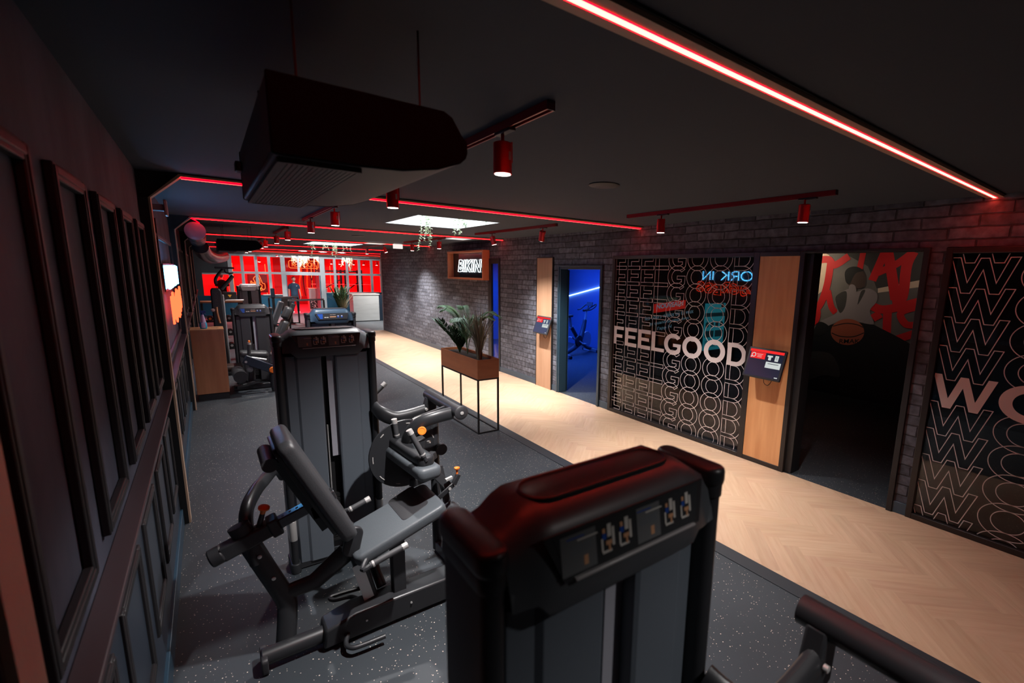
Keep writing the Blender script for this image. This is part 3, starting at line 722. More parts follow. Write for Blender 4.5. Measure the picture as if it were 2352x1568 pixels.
def poster_partition():
    Yp = 5.245; a = at(1503, 694, Y=Yp); b_ = at(1572, 689, Y=Yp); c = at(1562, 712, Y=Yp)
    t = thing('wall_poster', (a.x + .3, Yp, a.z - 1), 'dark video-class poster headed NOUVEAU ! behind the lettered glass', 'poster')
    mb = MB(); mb.box(a.x - .35, b_.x + .35, Yp - .012, Yp, a.z - .75, a.z + .25); mb.build('poster_sheet', 'dark', t)
    wd_ = b_.x - a.x; hh = a.z - c.z; sl = (b_.z - a.z + .03) / wd_
    mb = MB(); mb.m(0).obox(((a.x + b_.x) / 2, Yp - .014, (a.z + c.z) / 2), (1, 0, sl), (0, 0, 1), (0, 1, 0), wd_ / 2 + .02, hh / 2, .001)
    mb.m(1); put_text(mb, 'NOUVEAU !', (a.x + .04, Yp - .016, c.z + hh * .22), (1, 0, sl), (0, 0, 1), (0, -.0005, 0), hh * .55, wd_ - .08, .03)
    for i, s in enumerate(('les cours vidéos où tu veux', 'et quand tu veux avec', "l'app N")):
        q = at((1480, 1490, 1508)[i], (736, 750, 760)[i], Y=Yp); e = at((1590, 1580, 1540)[i], (730, 742, 757)[i], Y=Yp)
        put_text(mb, s, (q.x, Yp - .014, q.z), (1, 0, sl), (0, 0, 1), (0, -.0005, 0), hh * .5, e.x - q.x)
    mb.build('printed_text', [P('poster_red_glow', (.5, .02, .02), em=(1, .03, .02), es=.35), P('poster_pale_glow', (.3, .5, .6), em=(.3, .6, .8), es=.28)], t, smooth=False)  # print given a faint glow so it shows through the dark glass
    a = at(1620, 697, Y=Yp); b_ = at(1666, 692, Y=Yp); c = at(1616, 805, Y=Yp)
    t = thing('wall_poster', ((a.x + b_.x) / 2, Yp, c.z), 'tall turquoise poster with pictures seen through the lettered glass', 'poster')
    T1 = P('poster_teal_glow', (.05, .35, .45), em=(.04, .5, .65), es=.28); T2 = P('poster_teal_dark_glow', (.02, .08, .1), em=(.02, .12, .16), es=.1)  # turquoise sheet given its own faint glow in place of lighting
    mb = MB(); mb.box(a.x, b_.x, Yp - .012, Yp, c.z, a.z); hh = a.z - c.z; wd_ = b_.x - a.x
    mb.m(1); mb.box(a.x, b_.x, Yp - .014, Yp - .0125, c.z + hh * .72, c.z + hh * .80); mb.box(a.x + wd_ * .05, a.x + wd_ * .48, Yp - .014, Yp - .0125, c.z + hh * .28, c.z + hh * .42)
    mb.box(a.x + wd_ * .55, a.x + wd_ * .95, Yp - .014, Yp - .0125, c.z + hh * .28, c.z + hh * .42)
    for i in range(4): mb.cyl((a.x + wd_ * (.14 + .24 * i), Yp - .0125, c.z + hh * .55), (a.x + wd_ * (.14 + .24 * i), Yp - .014, c.z + hh * .55), wd_ * .085, None, 12)
    for i in range(4): mb.box(a.x + wd_ * .08, a.x + wd_ * .6, Yp - .014, Yp - .0125, c.z + hh * (.18 - .035 * i), c.z + hh * (.195 - .035 * i))
    mb.m(2); mb.cyl((b_.x - wd_ * .15, Yp - .0125, a.z - hh * .05), (b_.x - wd_ * .15, Yp - .014, a.z - hh * .05), wd_ * .07, None, 12)
    mb.build('poster_sheet', [T1, T2, P('dot_red', (.5, .02, .02))], t, smooth=False)
poster_partition()
mb = MB(); mb.box(8.872, 8.9, YB, 5.26, 0, .13); struct(mb.build('baseboard_fitness_room', 'dark'))

# ================================================================ LED PORTALS
BW = .052
for i, ys_ in enumerate(YS):
    lab = ['wide nearest red LED batten crossing the ceiling at upper right', 'second red LED batten from the camera, passing behind the big air conditioner',
           'third red LED batten, bending down the left wall beside the wrapped duct end', 'fourth red LED batten crossing behind the first roof light',
           'fifth red LED batten, just in front of the end of the brick wall', 'farthest red LED batten above the red room front'][i]
    x1 = XR - .002 if ys_ < YE else 7.5
    t = thing('led_batten', (2.2, ys_, 0), lab, 'LED light', 'red LED battens framing the room'); xw = -.262; zc_ = 2.51
    cx_ = -.078
    mb = MB()
    mb.box(xw - .012, xw, ys_ - BW, ys_ + BW, 0, zc_)
    mb.prism([(xw - .012, ys_ - BW, zc_), (xw, ys_ - BW, zc_), (cx_, ys_ - BW, H - .022), (cx_, ys_ - BW, H - .008), (cx_ - .012, ys_ - BW, H - .008)], (0, 2 * BW, 0))
    mb.box(cx_, x1, ys_ - BW, ys_ + BW, H - .022, H - .008)
    mb.build('board', 'board', t)
    mb = MB(); mb.box(XL + .001, xw - .012, ys_ - BW - .01, ys_ + BW + .01, .0, zc_); mb.prism([(XL + .001, ys_ - .02, zc_), (xw - .012, ys_ - .02, zc_), (cx_ - .012, ys_ - .02, H - .008), (cx_ - .012, ys_ - .02, H - .001), (XL + .001, ys_ - .02, H - .001)], (0, .04, 0))
    mb.box(cx_ - .012, x1, ys_ - BW - .008, ys_ + BW + .008, H - .008, H - .001)
    mb.build('gusset_post', 'rackblk', t)
    e = .0105 if i == 0 else .011; lw = .0035 if i == 0 else .005; zl = H - .0232 if i == 0 else H - .034; mb = MB(); mb.box(cx_, x1, ys_ - e, ys_ + e, zl, H - .0225)
    mb.build('diffuser', 'ledcore1' if i == 0 else 'ledcore', t)
    mb = MB(); mb.box(cx_, x1, ys_ - e - lw, ys_ - e, zl, H - .0225); mb.box(cx_, x1, ys_ + e, ys_ + e + lw, zl, H - .0225)
    mb.build('glare_edge', 'lededge' if i else 'lededge1', t)  # emissive strips painting the red glare beside the diffuser
# loose bits of red LED on the left wall of the second portal
mb = MB(); mb.tube(bez([(-.10, 8.44, 2.68), (-.04, 8.5, 2.65), (0, 8.56, 2.62)]), .006, 6)
tag(mb.build('led_cable', 'lededge'), 'short red glowing cable end above the wrapped duct end', 'cable')

# ================================================================ TRACK SPOTS
def track(x, y0, y1, heads, label, idx):
    t = thing('track_light', (x, (y0 + y1) / 2, H - .06), label, 'track light', 'red ceiling track lights')
    mb = MB(); mb.m(0).box(x - .018, x - .010, y0, y1, H - .035, H - .001); mb.box(x + .010, x + .018, y0, y1, H - .035, H - .001); mb.box(x - .010, x + .010, y0, y1, H - .015, H - .001)
    mb.m(1).box(x - .0182, x + .0182, y0 - .004, y0, H - .036, H - .001); mb.box(x - .0182, x + .0182, y1, y1 + .004, H - .036, H - .001)
    mb.build('rail', ['track', 'black'], t)
    for y, dx, dy in heads:
        mb = MB(); mb.box(x - .016, x + .016, y - .09, y + .05, H - .047, H - .035); ad = mb.build('adapter', 'black', t, bevel=.002)
        top = Vector((x, y, H - .047)); d = Vector((dx, dy, -1)).normalized()
        a = top + Vector((0, 0, -.035)); b_ = a + d * .135; side = Vector((1, 0, 0))
        mb = MB(); mb.cyl(top, a + Vector((0, 0, -.02)), .008, None, 8)
        r = .042; mb.lathe(a, [(.002, 0), (r - .004, 0), (r, .004), (r, .135), (r - .005, .135), (r - .007, .128)], d, 24)
        mb.obox(a + d * .035 + Vector((r + .004, 0, 0)), d, (0, 1, 0), (1, 0, 0), .045, .006, .003)
        h = mb.build('spot_head', 'spot', t)
        mb = MB(); mb.lathe(a + d * .1355, [(.0, 0), (r - .006, 0), (r - .006, .002), (0, .003)], d, 20); mb.build('lens', 'lens', h)
        mb = MB(); mb.obox(a + d * .06 + Vector((r * .35, -r * .97, 0)), d, (1, 0, 0), (0, 1, 0), .018, .006, .001); mb.build('rating_label', 'lightgrey', h)
        light('spot_lamp', 'SPOT', a + d * .145, SPW * (.06 if y < -.5 else .22 if y < -.1 else .34 if (x > 3 and y < 2.5) else .95 if (x < 2 and y < 3) else .42 if x < 2 else .85 if y < 4 else 1.0 if y < 8 else 1.25), (1, .96, .94), a + d * 2, t, spot_size=math.radians(SPA if x < 3 else 98), spot_blend=.9 if x < 3 else 1, shadow_soft_size=.03)
SPW, SPA = 460, 118
track(1.12, 1.62, 3.80, [(2.0, 0, 0), (3.61, 0, 0)], 'left-row red-lit track light nearest the camera, partly behind the big air conditioner', 0)
track(1.12, 5.35, 7.46, [(5.53, 0, 0), (6.94, 0, 0)], 'left-row red-lit track light with two spots just beyond the big air conditioner', 1)
track(1.12, 9.05, 10.9, [(9.10, 0, 0), (10.6, 0, 0)], 'left-row red-lit track light, third from the camera', 2)
track(1.12, 12.5, 14.2, [(12.6, 0, 0), (13.6, 0, 0)], 'left-row red-lit track light, fourth from the camera beside the far air conditioner', 3)
track(3.75, 1.70, 3.90, [(1.93, .02, .03), (3.41, 0, 0)], 'right-row red-lit track light nearest the camera above the lettered glass', 4)
track(3.75, 5.25, 7.64, [(5.58, .12, .42), (7.05, .25, -.12)], 'right-row red-lit track light with one spot swung sideways, above the blue doorway', 5)
track(3.75, 8.97, 11.35, [(9.27, 0, 0), (10.83, 0, .0)], 'right-row red-lit track light above the neon word box', 6)
track(3.75, 12.97, 15.05, [(12.95, .35, -.2), (14.62, 0, 0)], 'right-row red-lit track light farthest along the brick wall', 7)
track(2.4, 21.0, 23.6, [(21.6, 0, 0), (23.0, 0, 0)], 'red-lit track light in front of the red room by the hanging plants', 8)
track(5.6, 17.5, 19.5, [(17.9, 0, 0), (19.2, 0, 0)], 'red-lit track light over the stainless steel counter', 9)
track(1.12, 16.9, 18.9, [(17.2, 0, 0), (18.6, 0, 0)], 'left-row red-lit track light farthest from the camera', 10)
# unseen fill tracks added behind the camera to light the machine fronts
for px_, py_ in ((1.12, -.4), (1.12, -2.0), (3.75, -.6)):
    track(px_, py_ - .7, py_ + .7, [(py_, 0, 0)], ('added unseen left-row fill track directly behind the viewpoint', 'added unseen left-row fill track farther behind the viewpoint', 'added unseen right-row fill track behind the viewpoint')[(px_ > 2) * 2 or (py_ < -1)], 11)

# ================================================================ CEILING THINGS
def speaker(x, y, r, label):
    t = MB(); t.lathe((x, y, H - .0005), [(r, 0), (r, .006), (r - .006, .010), (0, .012)], (0, 0, -1), 32)
    return tag(t.build('ceiling_speaker', P('speaker_grille', (.045, .042, .042), .6)), label, 'speaker', 'round ceiling discs')
speaker(2.406, 2.77, .115, 'dark round ceiling speaker in the clear ceiling right of centre'); speaker(2.48, 10.27, .115, 'small round ceiling speaker between the two left-row tracks further off')
for x, y, lab in ((4.1, 9.15, 'thin pale square ceiling lamp near the first roof light'), (3.35, 12.3, 'thin pale ceiling lamp on the fourth LED batten')):
    mb = MB(); mb.box(x - .2, x + .2, y - .2, y + .2, H - .034 - (.004 if y > 12 else -.02), H - .012 if y < 12 else H - .0341)
    tag(mb.build('ceiling_lamp', 'signwhite'), lab, 'ceiling lamp')
t = thing('exit_sign', (3.93, 12.2, 2.45), 'small white lit box sign hanging from the ceiling before the far brick wall', 'sign')
e = at(903, 560, Y=12.2); e2 = at(925, 571.5, Y=12.2)
mb = MB(); mb.box(e.x, e2.x, 12.19, 12.23, e2.z, e.z); mb.build('lit_box', 'signwhite', t, bevel=.004)
mb = MB(); mb.box(e.x + .02, e2.x - .02, 12.2, 12.22, e.z, H - .001); mb.build('hanger', 'white', t)

# air conditioners: body, curved front, grille underneath
def aircon(x0, x1, y0, y1, z0, zt, label, detail=True):
    t = thing('air_conditioner', ((x0 + x1) / 2, (y0 + y1) / 2, z0), label, 'air conditioner', 'ceiling hung air conditioners')
    L = x1 - x0; h = zt - z0
    prof = [(x0, z0 + h * .02), (x0 + L * .02, z0), (x0 + L * .40, z0), (x0 + L * .62, z0 + h * .03), (x0 + L * .82, z0 + h * .13), (x0 + L * .955, z0 + h * .27), (x1 - L * .01, z0 + h * .36), (x1, z0 + h * .44), (x1, z0 + h * .60), (x1 - L * .035, z0 + h * .70), (x1 - L * .09, z0 + h * .93), (x1 - L * .14, zt), (x0, zt)]
    mb = MB(); mb.prism([(a, y0 + .012, b) for a, b in prof], (0, y1 - y0 - .024, 0)); mb.build('body', P('aircon_paint', (.05, .05, .055), .6), t, bevel=.006)
    cx_, cz_ = (x0 + x1) / 2, (z0 + zt) / 2
    pr2 = [(cx_ + (a - cx_) * 1.004, cz_ + (b - cz_) * 1.01) for a, b in prof]
    ECM = P('aircon_side', (.0022, .003, .0045), .8, 0, .05)
    for ye_ in (y0, y1 - .014): mb = MB(); mb.prism([(a, ye_, b) for a, b in pr2], (0, .014, 0)); mb.build('end_cap', ECM, t, bevel=.004)
    gx0, gx1 = x0 + L * .05, x0 + L * .39
    mb = MB(); mb.box(gx0, gx1, y0 + .03, y1 - .03, z0 - .004, z0 - .0005)
    gb = mb.build('intake_grille', P('grille_black', (.008, .008, .009), .6), t)
    mb = MB(); n = 15
    for i in range(n): 
        x = gx0 + (gx1 - gx0) * (i + .5) / n; mb.box(x - .0045, x + .0045, y0 + .03, y1 - .03, z0 - .012, z0 - .004)
    for yy in (y0 + .03, y1 - .03): mb.box(gx0 - .01, gx1 + .01, yy - .006, yy + .006, z0 - .013, z0 - .0005)
    mb.box(gx0 - .012, gx0, y0 + .03, y1 - .03, z0 - .013, z0 - .0005); mb.box(gx1, gx1 + .012, y0 + .03, y1 - .03, z0 - .013, z0 - .0005)
    mb.build('grille_bars', P('grille_bar', (.016, .016, .018), .5), gb)
    for xx_ in (x0 + L * .15, x0 + L * .78):
        for yy in (y0 + .08, y1 - .08): mb = MB(); mb.cyl((xx_, yy, zt - .01), (xx_, yy, H - .001), .003, None, 6); mb.build('hanging_rod', 'rackblk', t)
    mb = MB(); mb.box(x0 - .022, x0, y1 - .10, y1 - .04, zt - .085, zt - .05); mb.build('pipe_clip', 'rackblk', t, bevel=.004)
    return t
ACN = aircon(.148, .640, 1.35, 2.36, 2.30, 2.48, 'big near black air conditioner hung from the ceiling at left of centre')

aircon(.20, .80, 9.6, 10.5, 2.29, 2.47, 'far black air conditioner hung beside the ducts')

# ducts
t = thing('ventilation_duct', (0, 9.5, 2.3), 'galvanised round duct along the left ceiling with a plastic-wrapped end', 'duct')
c0 = at(448, 530, Y=8.55); rD = (at(473, 530, Y=8.55).x - at(423, 530, Y=8.55).x) / 2
mb = MB(); c1 = Vector((c0.x + .01, 12.3, c0.z - .02)); mb.cyl(c0, c1, rD, None, 32)
for k in range(5): 
    y = 8.9 + .75 * k; q = c0.lerp(c1, (y - c0.y) / (c1.y - c0.y)); mb.cyl(q, q + Vector((0, .012, 0)), rD * 1.015, None, 32)
mb.build('straight_run', 'duct', t)
mb = MB(); mb.lathe(c0, [(rD * 1.01, -.10), (rD * 1.01, .004), (rD * .95, .008), (rD * .5, .004), (0, .010)], (0, -1, 0), 32); mb.build('wrapped_end', 'ductcap', t)
pa = [at(460, 566, Y=11.2), at(468, 580, Y=11.8), at(482, 589, Y=12.4), at(498, 590, Y=13.2), at(512, 588, Y=14.2)]
pa = bez(pa, 6); mb = MB(); mb.tube(pa, [.125 * (1 + .06 * (i % 2)) for i in range(len(pa))], 24); mb.build('flexible_elbow', 'duct', t)
t = thing('ventilation_duct', (3.5, 20, 2.5), 'long pale spiral duct crossing the far ceiling above the red room', 'duct')
p0 = at(560, 577, Y=20.4); p1 = at(862, 589, Y=20.4)
mb = MB(); nn = 60; pts = [p0.lerp(p1, i / nn) for i in range(nn + 1)]; mb.tube(pts, [.085 * (1.04 if i % 2 == 0 else 1) for i in range(nn + 1)], 20); mb.tube(bez([p1, p1 + Vector((.18, .02, -.01)), p1 + Vector((.34, .15, -.06)), p1 + Vector((.42, .4, -.16))]), .088, 20)
mb.build('spiral_pipe', P('spiral_duct', (.55, .52, .50), .35, .7), t)
mb = MB()
for k in range(6): q = p0.lerp(p1, .1 + .16 * k); mb.box(q.x - .01, q.x + .01, q.y - .01, q.y + .01, q.z + .08, H - .001)
mb.build('hanger', 'rackblk', t)

# wall lamp box + cable cover + WORK IN PROGRESS neon on the left wall
t = thing('emergency_lamp', (XL + .05, 5.9, 2.45), 'small grey emergency lamp box high on the left wall', 'wall lamp')
a = at(374, 458, Y=5.6); b_ = at(386, 495, Y=5.6)
mb = MB(); mb.box(a.x, b_.x, 5.58, 5.74, b_.z, a.z); mb.box(XL + .001, a.x, 5.61, 5.71, b_.z + .04, a.z - .04); mb.build('housing', P('grey_housing', (.25, .26, .28), .4), t, bevel=.006)
mb = MB(); mb.box(a.x + .008, b_.x - .008, 5.576, 5.58, b_.z + .015, a.z - .015); mb.build('diffuser', P('off_diffuser', (.5, .5, .52), .3), t)
t = thing('neon_sign', (XL, 6.55, 1.45), 'blue-white and red neon sign reading WORK IN PROGRESS on the left wall', 'neon sign')
mb = MB(); mb.box(XL + .034, XL + .042, 5.60, 7.62, 1.80, 2.05); mb.build('backing_plate', P('acrylic_blue', (.05, .10, .14), .2), t)
mb = MB(); neon_word(mb, 'WORK IN', (-.268, 5.70, 1.825), (0, 1, 0), (0, 0, 1), 1.72, .20, .012); mb.build('neon_tube', 'neonblue', t)
mb = MB()
for n_, ch in enumerate('PROGRESS'):
    lps = contours(ch, .045); xs_ = [p[0] for l in lps for p in l]; ys_ = [p[1] for l in lps for p in l]; x0_, x1_, yb_, yt_ = min(xs_), max(xs_), min(ys_), max(ys_)
    y_off = 5.66 + n_ * .246; dz0 = .035 * math.sin(n_ * 2.1) - .02; sk = .25 if n_ % 2 else -.12
    for l in lps:
        q = []
        for p in l:
            u = (p[0] - x0_) / (x1_ - x0_); v = (p[1] - yb_) / (yt_ - yb_)
            q.append((-.262, y_off + u * .205 + .02 * math.sin(v * 5 + n_), 1.52 + dz0 + v * .25 + sk * .05 * (u - .5)))
        mb.tube(q, .0085, 6, closed=True)
mb.build('neon_lettering', 'neonred', t); random.seed(11)
mb = MB(); mb.box(XL + .001, XL + .03, 5.62, 5.66, 2.05, 2.44); mb.build('cable_cover', 'black', t)

# ================================================================ CABINET + BOTTLE
t = thing('wooden_cabinet', (-.06, 9.15, 0), 'reddish oak cabinet against the left wall under the spray bottle', 'cabinet')
mb = MB(); mb.box(-.25, .15, 8.955, 9.36, .10, 1.075); mb.build('body', 'woodd', t, bevel=.003)
mb = MB(); mb.box(-.255, .155, 8.95, 9.365, 1.075, 1.093); tp = mb.build('top', 'wood', t, bevel=.002)
mb = MB(); mb.ell((.05, 9.16, 1.0935), .05, .035, .0006, 20, 4); mb.build('waste_hole', 'dark', tp)
mb = MB(); mb.box(-.24, .14, 8.97, 9.35, 0, .10); mb.build('plinth', 'dark', t)
mb = MB(); mb.box(.150, .154, 8.99, 9.33, .13, 1.05); mb.build('side_door', 'shroud', t)
bc = (-.085, 9.10); z = 1.094
t = thing('spray_bottle', (bc[0], bc[1], z), 'spray bottle of turquoise cleaner with navy trigger head on the oak cabinet', 'bottle')
mb = MB(); mb.lathe((bc[0], bc[1], z), [(.04, 0), (.046, .01), (.047, .05), (.042, .09), (.034, .10)], (0, 0, 1), 20); mb.build('cleaner_liquid', 'cyan', t)
mb = MB(); mb.lathe((bc[0], bc[1], z), [(.036, .095), (.036, .11), (.026, .16), (.017, .20), (.016, .215)], (0, 0, 1), 20); mb.pad((bc[0], bc[1] - .045, z + .055), (1, 0, 0), (0, 0, 1), (0, -1, 0), .026, .04, .006, .01, .002); mb.build('bottle_body', 'bottle', t)
mb = MB(); mb.cyl((bc[0], bc[1], z + .213), (bc[0], bc[1], z + .24), .018, .016, 16); mb.box(bc[0] - .03, bc[0] + .045, bc[1] - .012, bc[1] + .012, z + .24, z + .27); mb.beam((bc[0] + .02, bc[1], z + .24), (bc[0] + .045, bc[1], z + .20), .012, .008)
mb.build('trigger_head', 'navyp', t, bevel=.003)

# ================================================================ PLANTER
x0, x1, y0, y1 = 2.585, 2.885, 5.26, 6.42
t = thing('planter_stand', ((x0 + x1) / 2, (y0 + y1) / 2, 0), 'long red-brown wooden planter box on a thin black steel stand beside the walkway', 'planter')
mb = MB(); w = .014
mb.box(x0, x1, y0, y0 + w, .715, .96); mb.box(x0, x1, y1 - w, y1, .715, .96); mb.box(x0, x0 + w, y0 + w, y1 - w, .715, .96); mb.box(x1 - w, x1, y0 + w, y1 - w, .715, .96); mb.box(x0 + w, x1 - w, y0 + w, y1 - w, .715, .73)
bx_ = mb.build('planter_box', 'wooded', t, bevel=.0015)
mb = MB(); mb.box(x0 + w, x1 - w, y0 + w, y1 - w, .73, .925); mb.build('soil', 'soil', bx_)
q = .010
for a in (x0 + q, x1 - q):
    for b in (y0 + q, y1 - q):
        mb = MB(); mb.box(a - q, a + q, b - q, b + q, 0, .695); mb.build('leg', 'rackblk', t)
for z0_, z1_, nm in ((.695, .714, 'upper_rail'), (0, .018, 'lower_rail')):
    mb = MB(); e = 2 * q
    for a in (x0, x1 - e): mb.box(a, a + e, y0 + e, y1 - e, z0_, z1_)
    for b in (y0, y1 - e): mb.box(x0 + e, x1 - e, b, b + e, z0_, z1_)
    if nm == 'upper_rail':
        for a in (x0, x1 - e):
            for b in (y0, y1 - e): mb.box(a, a + e, b, b + e, z0_, z1_)
    mb.build(nm, 'rackblk', t)
def leaf_quad(mb, a, b, w, nrm=None):
    a = Vector(a); b = Vector(b); d = b - a; s = d.cross(Vector((0, 0, 1)) if nrm is None else nrm)
    if s.length < 1e-5: s = Vector((1, 0, 0))
    s.normalize(); m_ = a.lerp(b, .45); up = s.cross(d).normalized() * (w * .25)
    mb.add([a, m_ + s * w / 2, b, m_ - s * w / 2, m_ + up], [(0, 1, 4), (1, 2, 4), (2, 3, 4), (3, 0, 4)])
def fern(name, c, n, L, label, mat_, cat='plant', lean=None):
    t = thing(name, c, label, cat, None); c = Vector(c)
    for i in range(n):
        an = 2 * PI * i / n + random.uniform(-.3, .3); d = Vector((math.cos(an), math.sin(an), 0))
        LL = L * random.uniform(.75, 1.1); k = random.uniform(.35, .8)
        if lean and i < len(lean): d = Vector(lean[i][0]).normalized(); k = lean[i][1]; LL = L * lean[i][2]
        pts = [c + Vector((0, 0, .02)), c + d * LL * .12 * k + Vector((0, 0, LL * .45)), c + d * LL * .45 * k + Vector((0, 0, LL * .82)), c + d * LL * .85 * k + Vector((0, 0, LL * .98)), c + d * LL * 1.15 * k + Vector((0, 0, LL * .9))]
        pts = bez(pts, 7); mb = MB(); mb.tube(pts, [.004 * (1 - .7 * j / len(pts)) for j in range(len(pts))], 5)
        for j in range(8, len(pts)):
            u = j / (len(pts) - 1); wl_ = LL * .155 * math.sin(PI * min(1, (u - .2) * 1.1 + .08)) ** .7 * (1 if u < .95 else .5)
            tg = (pts[j] - pts[j - 1]).normalized(); s = tg.cross(Vector((0, 0, 1))); s = s.normalized() if s.length > .01 else Vector((1, 0, 0))
            for sg in (1, -1):
                for o_ in (0, .33, .66):
                    p_ = pts[j] - (pts[j] - pts[j - 1]) * o_
                    leaf_quad(mb, p_, p_ + (s * sg + tg * .45 - Vector((0, 0, .12))).normalized() * wl_, .017)
        mb.build('frond', mat_, t, smooth=False)
    return t
def blades(name, c, n, L, label, mat_, w=.007, spread=.5, cat='plant', part='blade_tuft'):
    t = thing(name, c, label, cat); c = Vector(c); mb = MB()
    for i in range(n):
        an = random.uniform(0, 2 * PI); d = Vector((math.cos(an), math.sin(an), 0)); LL = L * random.uniform(.45, 1.05); k = random.uniform(.05, 1) * spread
        b0 = c + d * random.uniform(0, .035); s = Vector((-d.y, d.x, 0)); pr = None
        for j in range(7):
            u = j / 6; p_ = b0 + d * (LL * k * u ** 2.0) + Vector((0, 0, LL * (u - .22 * k * u ** 3))); ww = w * (1 - u) ** .6 / 2 + .0004
            cu = (p_ + s * ww, p_ - s * ww)
            if pr: mb.add([pr[0], pr[1], cu[1], cu[0]], [(0, 1, 2, 3)])
            pr = cu
    mb.build(part, mat_, t, smooth=False); return t
def broad(name, c, n, L, label, mat_, cat='plant', w=.035, spr=1):
    t = thing(name, c, label, cat); c = Vector(c)
    for i in range(n):
        an = 2 * PI * i / n * 2.4 + random.uniform(-.3, .3); d = Vector((math.cos(an), math.sin(an), 0)); k = random.uniform(.12, .62) * spr; LL = L * random.uniform(.6, 1.05)
        pts = bez([c, c + d * k * LL * .3 + Vector((0, 0, LL * .4)), c + d * k * LL + Vector((0, 0, LL * .9))], 6); mb = MB(); mb.tube(pts, .004, 5)
        for j in range(4, len(pts)):
            tg = (pts[j] - pts[j - 1]).normalized(); s = tg.cross(Vector((0, 0, 1))).normalized()
            for sg in (1, -1): leaf_quad(mb, pts[j], pts[j] + (s * sg * .8 + tg).normalized() * LL * .30, w)
        leaf_quad(mb, pts[-1], pts[-1] + (pts[-1] - pts[-3]).normalized() * LL * .25, w); mb.build('branch', mat_, t, smooth=False)
    return t
broad('leafy_plant', (2.73, 6.10, .922), 20, .48, 'dark glossy leafy plant at the far end of the planter', 'dgreen')
fern('fern', (2.73, 5.85, .922), 9, .66, 'tall green fern in the middle of the planter', 'green', lean=[((-.2, 1, 0), .9, 1.0), ((0, .4, 0), .25, 1.02), ((-.5, .8, 0), .6, .95), ((.6, -1, 0), .65, .95)])
blades('grass_plant', (2.73, 5.50, .922), 260, .70, 'dry brown-green grass tuft at the near end of the planter', 'dry', .011, .55)

# hanging plants at the roof lights
def hanging(name, c, L, n, label, group):
    t = thing(name, c, label, 'hanging plant', group); c = Vector(c); mb = MB()
    for i in range(n):
        p = c + Vector((random.uniform(-.07, .07), random.uniform(-.05, .05), 0)); LL = L * random.uniform(.5, 1); pts = [p]
        while c.z - pts[-1].z < LL: pts.append(pts[-1] + Vector((random.uniform(-.02, .02), random.uniform(-.02, .02), -.035)))
        mb.tube(pts, .002, 4)
        for q in pts:
            for k in range(3):
                a = random.uniform(0, 2 * PI); leaf_quad(mb, q, q + Vector((math.cos(a) * .035, math.sin(a) * .035, random.uniform(-.03, .01))), .024)
    mb.build('trailing_stems', 'pale', t, smooth=False); return t
s = SKY[0]; G1 = 'trailing plants in the roof-light openings'
for (x, y, L, n, lab) in ((2.70, s[3] - .08, .44, 5, 'long pale trailing plant hanging from the middle of the first roof light'), (3.02, s[3] - .30, .22, 4, 'short trailing plant in the right half of the first roof light'),
                          (3.12, s[3] - .34, .24, 4, 'dense trailing plant beside the short one in the first roof light'), (3.17, s[2] + .35, .16, 3, 'tiny trailing plant at the near right corner of the first roof light')):
    hanging('trailing_plant', (x, y, H + .418), L + .32, n, lab, G1)
s = SKY[1]
for x, L, n, lab in ((2.42, .55, 5, 'leftmost trailing plant of the second roof light'), (2.75, .35, 5, 'second trailing plant from the left at the second roof light'), (3.02, .58, 6, 'longest trailing plant right of the middle at the second roof light'), (3.3, .3, 4, 'rightmost trailing plant of the second roof light')):
    hanging('trailing_plant', (x, s[3] - .08, H + .418), L + .25, n, lab, G1)
for px_, L, n, lab in ((673, .5, 7, 'leftmost bright trailing plant over the doorway of the red room'), (690, .6, 7, 'second bright trailing plant from the left over the red room doorway'), (706, .5, 7, 'third bright trailing plant from the left over the red room doorway'), (728, .45, 7, 'fourth bright trailing plant over the right jamb of the doorway'), (792, .55, 6, 'bright trailing plant over the small red panes'), (803, .75, 8, 'rightmost bright trailing plant over the small red panes')):
    q = at(px_, 590, Y=21.6); hanging('trailing_plant', (q.x, 21.6, H - .031), L, n, lab, 'bright trailing plants before the red room')
mb = MB(); q0 = at(660, 590, Y=21.6); q1 = at(812, 590, Y=21.6); mb.box(q0.x, q1.x, 21.52, 21.68, H - .03, H - .001); tag(mb.build('plant_shelf', 'white'), 'white ceiling shelf that carries the bright hanging plants', 'shelf')
t = thing('plant_lamp', ((q0.x + q1.x) / 2, 21.35, H - .05), 'white strip lamp shining on the hanging plants before the red room', 'lamp')
mb = MB(); mb.box(q0.x + .2, q1.x - .2, 21.32, 21.38, H - .04, H - .001); mb.build('housing', 'white', t)
for xx_ in (q0.x + .5, (q0.x + q1.x) / 2, q1.x - .5): light('plant_lamp_light', 'SPOT', (xx_, 21.2, H - .05), 220, (.9, .96, 1), (xx_, 23.4, 1.7), spot_size=math.radians(120), spot_blend=.8, shadow_soft_size=.02)

